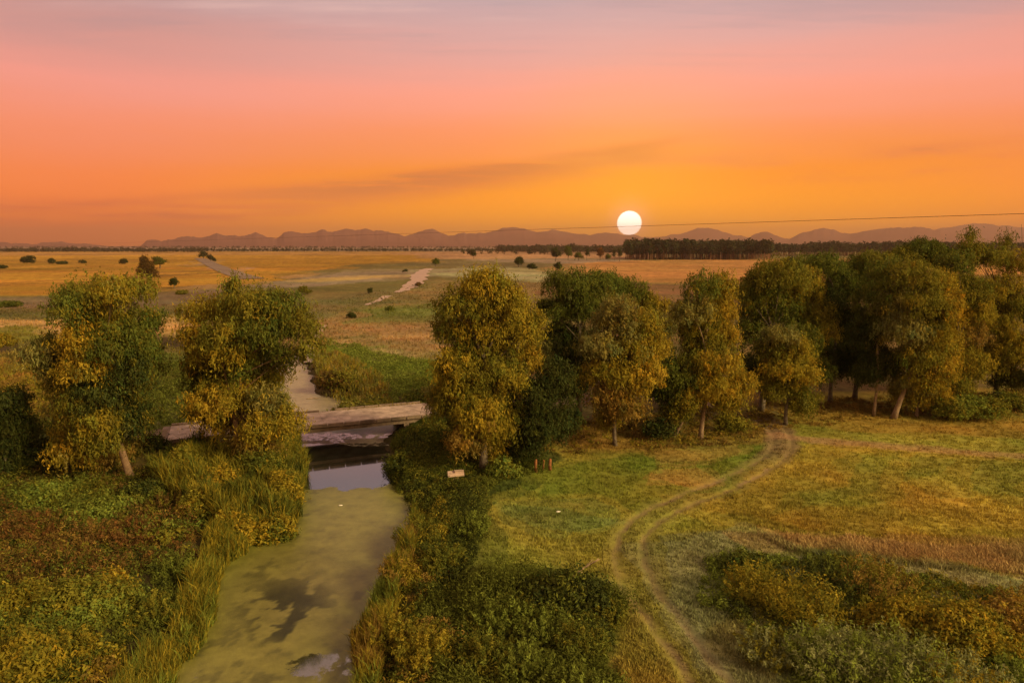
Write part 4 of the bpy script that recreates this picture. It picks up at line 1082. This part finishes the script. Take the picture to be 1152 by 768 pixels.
for cx, ww, hh in ((110, 40, 22), (275, 30, 20), (350, 20, 15)):
    pass

# ------------------------------------------------------------------ mountains
def range_mesh(pts, Y, seed, depth=1800, rough=1.0):
    pts = np.array(pts, float); px = np.arange(pts[0, 0], pts[-1, 0]+.1, 1.0); crest = np.interp(px, pts[:, 0], pts[:, 1])
    crest = crest + (vnoise(px/7.0, px*0, seed)-.5)*3.0*rough + (vnoise(px/2.6, px*0, seed+1)-.5)*1.3*rough - .7
    H = np.array([at(a, b, Y)[2] for a, b in zip(px, crest)]); H = np.maximum(H, 2)
    Xc = np.array([at(a, 276, Y)[0] for a in px]); n = 27
    ts = np.linspace(-1, 1, n); V = []
    for t in ts:
        yy = Y + t*depth; prof = (1-abs(t))**1.25
        nz = fbm(Xc, np.full_like(Xc, yy), 900, 5, seed+3)-.5
        z = H*prof*(1+nz*1.3*(abs(t) > .02)*min(1, abs(t)*6)) - (3 if abs(t) > .98 else 0)
        z = np.minimum(z, H*(1.0-abs(t)*.3)) if abs(t) > .02 else H*1.0
        V.append(np.stack([Xc*(yy/Y), np.full_like(Xc, yy), z], 1))
    V = np.concatenate(V)
    o = mesh_obj('mountains', V, grid_faces(n, len(px)), M_HILL, cols=np.ones((len(V), 3)), smooth=True); tag(o, kind='structure')
range_mesh([(-500,270),(-200,272),(-100,268),(0,274),(40,275),(60,273),(100,275),(130,279),(150,283)], 11500, 1, rough=.6)
range_mesh([(148,284),(158,279),(165,272),(185,271),(205,267),(225,268),(245,263),(256,265),(268,267),(290,263),(302,267),(312,270),(320,263),(330,262),(345,263),(362,259),(372,262),(388,258),(400,259),(412,258),(440,263),(455,266),(470,268),(500,272),(540,276),(580,284)], 8600, 3, rough=.8)
range_mesh([(395,284),(430,272),(450,268),(466,264),(478,259),(486,258),(495,262),(505,266),(522,262),(535,264),(548,262),(560,259),(575,256.5),(590,258),(610,262),(640,268),(670,274),(700,284)], 9800, 5, rough=.6)
range_mesh([(560,284),(600,263),(620,259),(640,262),(660,265),(685,262),(700,264),(718,266),(735,268),(755,265),(772,262),(784,257.5),(796,257),(808,260),(824,265),(850,268),(880,284)], 11800, 7, rough=.5)
range_mesh([(830,284),(845,266),(856,262),(866,262),(876,267),(888,270),(898,264),(915,259.5),(926,258),(938,260),(955,264),(968,262),(984,259),(1000,257),(1028,256),(1045,258),(1065,262),(1110,268),(1180,276),(1240,284)], 9600, 9, rough=.6)
range_mesh([(1000,284),(1040,262),(1060,257),(1080,254),(1100,252),(1130,255),(1160,257),(1200,252),(1300,256),(1400,262),(1600,272),(1700,284)], 11800, 11, rough=.5)

# ------------------------------------------------------------------ air
def haze():
    m, N, L = new_mat('haze'); out = N.new('ShaderNodeOutputMaterial'); v = N.new('ShaderNodeVolumePrincipled')
    v.inputs['Color'].default_value = (0.97, 0.79, 0.60, 1); v.inputs['Density'].default_value = HAZE_D; v.inputs['Anisotropy'].default_value = 0.78
    L.new(v.outputs[0], out.inputs['Volume'])
    mb = MB(); mb.box((0, 4800, 174), (1, 0, 0), 17000, (0, 1, 0), 9300, (0, 0, 1), 178.5)
    o = mb.build('haze', m); tag(o, kind='stuff'); o['label'] = 'thin warm evening haze over the plain'; o['category'] = 'haze'
HAZE_D = 1.15e-4
haze()

# ------------------------------------------------------------------ sky
SUN_PX = (708, 251)
sd_ = np.array(ray(*SUN_PX)); sd_ = sd_/np.linalg.norm(sd_)
def sky():
    w = bpy.data.worlds.new('World'); SC.world = w; w.use_nodes = True; N = w.node_tree.nodes; L = w.node_tree.links; N.clear()
    out = N.new('ShaderNodeOutputWorld'); bg = N.new('ShaderNodeBackground')
    tc = N.new('ShaderNodeTexCoord'); sep = N.new('ShaderNodeSeparateXYZ'); L.new(tc.outputs['Generated'], sep.inputs[0])
    def math_(op, a, b=None, c=None):
        n = N.new('ShaderNodeMath'); n.operation = op
        for i, q in enumerate((a, b, c)):
            if q is None: continue
            if isinstance(q, (int, float)): n.inputs[i].default_value = q
            else: L.new(q, n.inputs[i])
        return n.outputs[0]
    def ramp(fac, stops):
        r = N.new('ShaderNodeValToRGB'); e = r.color_ramp.elements
        while len(e) < len(stops): e.new(0.5)
        for k, (p, c) in enumerate(stops): e[k].position = p; e[k].color = (*c, 1)
        L.new(fac, r.inputs[0]); return r.outputs[0]
    def mixc(f, a, b, mode='MIX'):
        n = N.new('ShaderNodeMix'); n.data_type = 'RGBA'; n.blend_type = mode
        if isinstance(f, (int, float)): n.inputs[0].default_value = f
        else: L.new(f, n.inputs[0])
        for i, q in ((6, a), (7, b)):
            if isinstance(q, tuple): n.inputs[i].default_value = (*q, 1)
            else: L.new(q, n.inputs[i])
        return n.outputs[2]
    def mr(v, a, b, c=0, d=1, sm=True):
        n = N.new('ShaderNodeMapRange'); n.interpolation_type = 'SMOOTHSTEP' if sm else 'LINEAR'; L.new(v, n.inputs[0])
        for i, q in enumerate((a, b, c, d)): n.inputs[i+1].default_value = q
        return n.outputs[0]
    el = math_('MAXIMUM', sep.outputs[2], 0.0)
    # slow waviness of the colour bands
    mp = N.new('ShaderNodeMapping'); mp.inputs['Scale'].default_value = (1.2, 1.2, 14); L.new(tc.outputs['Generated'], mp.inputs[0])
    nz = N.new('ShaderNodeTexNoise'); nz.inputs['Scale'].default_value = 1.6; nz.inputs['Detail'].default_value = 5; L.new(mp.outputs[0], nz.inputs[0])
    elw = math_('ADD', el, math_('MULTIPLY', math_('SUBTRACT', nz.outputs['Fac'], 0.5), 0.045))
    A = ramp(elw, [(0.0, s2l(255,166,0)), (0.05, s2l(255,156,0)), (0.10, s2l(252,144,30)), (0.155, s2l(254,148,98)), (0.21, s2l(253,160,138)),
                   (0.262, s2l(224,166,160)), (0.33, s2l(188,167,172)), (0.55, s2l(214,172,150)), (1.0, s2l(214,176,150))])
    B = ramp(elw, [(0.0, s2l(246,128,48)), (0.03, s2l(250,124,38)), (0.08, s2l(253,132,66)), (0.14, s2l(254,145,108)), (0.20, s2l(246,154,138)),
                   (0.255, s2l(204,148,142)), (0.33, s2l(168,150,158)), (0.55, s2l(205,168,148)), (1.0, s2l(214,176,150))])
    Cc = ramp(elw, [(0.0, s2l(215,150,100)), (0.1, s2l(222,160,110)), (0.3, s2l(224,176,130)), (1.0, s2l(214,176,150))])
    dotn = N.new('ShaderNodeVectorMath'); dotn.operation = 'DOT_PRODUCT'; L.new(tc.outputs['Generated'], dotn.inputs[0])
    az = sd_.copy(); az[2] = 0; az /= np.linalg.norm(az); dotn.inputs[1].default_value = tuple(az)
    d = dotn.outputs['Value']
    c = mixc(mr(d, 0.74, 0.995), B, A); c = mixc(mr(d, -0.5, 0.5), Cc, c)
    # cloud sheet: project the direction onto a high plane
    zz = math_('ADD', sep.outputs[2], 0.035)
    cx = math_('DIVIDE', sep.outputs[0], zz); cy = math_('DIVIDE', sep.outputs[1], zz)
    cmb = N.new('ShaderNodeCombineXYZ'); L.new(cx, cmb.inputs[0]); L.new(cy, cmb.inputs[1])
    mp2 = N.new('ShaderNodeMapping'); mp2.inputs['Rotation'].default_value = (0, 0, math.radians(10)); mp2.inputs['Scale'].default_value = (0.55, 0.8, 1); L.new(cmb.outputs[0], mp2.inputs[0])
    cn = N.new('ShaderNodeTexNoise'); cn.inputs['Scale'].default_value = 0.9; cn.inputs['Detail'].default_value = 9; cn.inputs['Roughness'].default_value = 0.62; cn.inputs['Distortion'].default_value = 0.4
    L.new(mp2.outputs[0], cn.inputs[0])
    # long dark streak left of and above the sun: elevation band that tilts with x
    band = math_('SUBTRACT', sep.outputs[2], math_('ADD', math_('MULTIPLY', sep.outputs[0], 0.120), 0.112))
    bm = math_('MULTIPLY', mr(band, -0.045, -0.006), mr(band, 0.014, 0.0))
    bm = math_('MULTIPLY', bm, mr(sep.outputs[0], -0.62, -0.15)); bm = math_('MULTIPLY', bm, mr(sep.outputs[0], 0.27, 0.17))
    k1 = math_('MULTIPLY', bm, mr(cn.outputs['Fac'], 0.28, 0.56))
    c = mixc(math_("MULTIPLY", k1, 0.72), c, s2l(190,104,68))
    # broken small clouds to the right
    b2 = math_('MULTIPLY', mr(sep.outputs[2], 0.075, 0.10), mr(sep.outputs[2], 0.155, 0.11))
    b2 = math_('MULTIPLY', b2, mr(sep.outputs[0], -0.05, 0.4))
    c = mixc(math_('MULTIPLY', math_('MULTIPLY', b2, mr(cn.outputs['Fac'], 0.46, 0.66)), 0.55), c, s2l(205,110,78))
    # low faint band by the horizon on the left
    b3 = math_('MULTIPLY', mr(sep.outputs[2], 0.02, 0.035), mr(sep.outputs[2], 0.07, 0.045)); b3 = math_('MULTIPLY', b3, mr(sep.outputs[0], -0.1, -0.5))
    c = mixc(math_('MULTIPLY', math_('MULTIPLY', b3, mr(cn.outputs['Fac'], 0.42, 0.6)), 0.5), c, s2l(190,92,60))
    # thin bright cirrus high up
    mp3 = N.new('ShaderNodeMapping'); mp3.inputs['Scale'].default_value = (0.5, 2.6, 1); mp3.inputs['Rotation'].default_value = (0, 0, math.radians(-6)); L.new(cmb.outputs[0], mp3.inputs[0])
    cn2 = N.new('ShaderNodeTexNoise'); cn2.inputs['Scale'].default_value = 1.1; cn2.inputs['Detail'].default_value = 8; cn2.inputs['Roughness'].default_value = 0.6; L.new(mp3.outputs[0], cn2.inputs[0])
    hi = mr(sep.outputs[2], 0.24, 0.31)
    c = mixc(math_('MULTIPLY', math_('MULTIPLY', hi, mr(cn2.outputs['Fac'], 0.52, 0.72)), 0.55), c, s2l(232,190,180))
    c = mixc(math_('MULTIPLY', math_('MULTIPLY', mr(sep.outputs[2], 0.2, 0.30), mr(cn2.outputs['Fac'], 0.5, 0.34)), 0.30), c, s2l(150,138,148))
    bo = N.new('ShaderNodeVectorMath'); bo.operation = 'SCALE'; L.new(c, bo.inputs[0]); L.new(mr(sep.outputs[2], 0.14, 0.0, 1.05, 1.42), bo.inputs['Scale']); c = bo.outputs[0]
    # glow and disc of the sun
    sub = N.new('ShaderNodeVectorMath'); sub.operation = 'DISTANCE'; L.new(tc.outputs['Generated'], sub.inputs[0]); sub.inputs[1].default_value = tuple(sd_)
    r = sub.outputs['Value']
    g = math_('POWER', mr(r, 0.30, 0.0, 0, 1, False), 2.2)
    c = mixc(math_('MULTIPLY', g, 0.55), c, (1.25, 0.56, 0.02))
    g2 = math_('POWER', mr(r, 0.052, 0.0160, 0, 1, False), 2.4); c = mixc(math_('MULTIPLY', g2, 0.75), c, (1.5, 0.62, 0.22))
    disc = mr(r, 0.0182, 0.0158); c = mixc(disc, c, SUN_COL)
    # daylight model, kept low, under the evening colours
    st = N.new('ShaderNodeTexSky'); st.sky_type = 'NISHITA'; st.sun_disc = False; st.sun_elevation = math.radians(math.degrees(math.asin(sd_[2]))); st.sun_rotation = math.atan2(sd_[0], sd_[1])
    st.dust_density = 3.0; st.air_density = 1.2
    c = mixc(1.0, c, mixc(1.0, st.outputs[0], (0.012, 0.012, 0.012), 'MULTIPLY'), 'ADD')
    L.new(c, bg.inputs[0]); bg.inputs[1].default_value = SKY_S; L.new(bg.outputs[0], out.inputs[0])
    w.cycles.sampling_method = 'MANUAL'; w.cycles.sample_map_resolution = 1024
SUN_COL = (3.2, 2.7, 2.2); SKY_S = 1.0
sky()

# sun lamp: soft low evening light that reaches the crowns from the right
ld = bpy.data.lights.new('sun', 'SUN'); ld.energy = 5.0; ld.angle = math.radians(16); ld.color = (1.0, 0.76, 0.34)
lo = bpy.data.objects.new('sun', ld); COL.objects.link(lo)
az_, el_ = math.radians(123), math.radians(27)
v = Vector((math.sin(az_)*math.cos(el_), math.cos(az_)*math.cos(el_), math.sin(el_)))
lo.rotation_euler = (-v).to_track_quat('-Z', 'Y').to_euler(); lo.location = (60, 20, 60)

# camera
cd = bpy.data.cameras.new('camera'); cd.lens = 24; cd.sensor_width = 36; cd.clip_start = 0.5; cd.clip_end = 60000
co = bpy.data.objects.new('camera', cd); COL.objects.link(co); co.location = (0, 0, CAM_H); co.rotation_euler = (math.pi/2-PITCH, 0, 0)
SC.camera = co
SC.view_settings.view_transform = 'Standard'; SC.view_settings.look = 'None'; SC.view_settings.exposure = 0; SC.view_settings.gamma = 1
cy = SC.cycles; cy.use_denoising = True; cy.max_bounces = 6; cy.diffuse_bounces = 2; cy.glossy_bounces = 2; cy.transmission_bounces = 4; cy.volume_bounces = 0
cy.transparent_max_bounces = 4; cy.caustics_reflective = False; cy.caustics_refractive = False; cy.use_adaptive_sampling = True; cy.adaptive_threshold = 0.02
cy.sample_clamp_indirect = 4
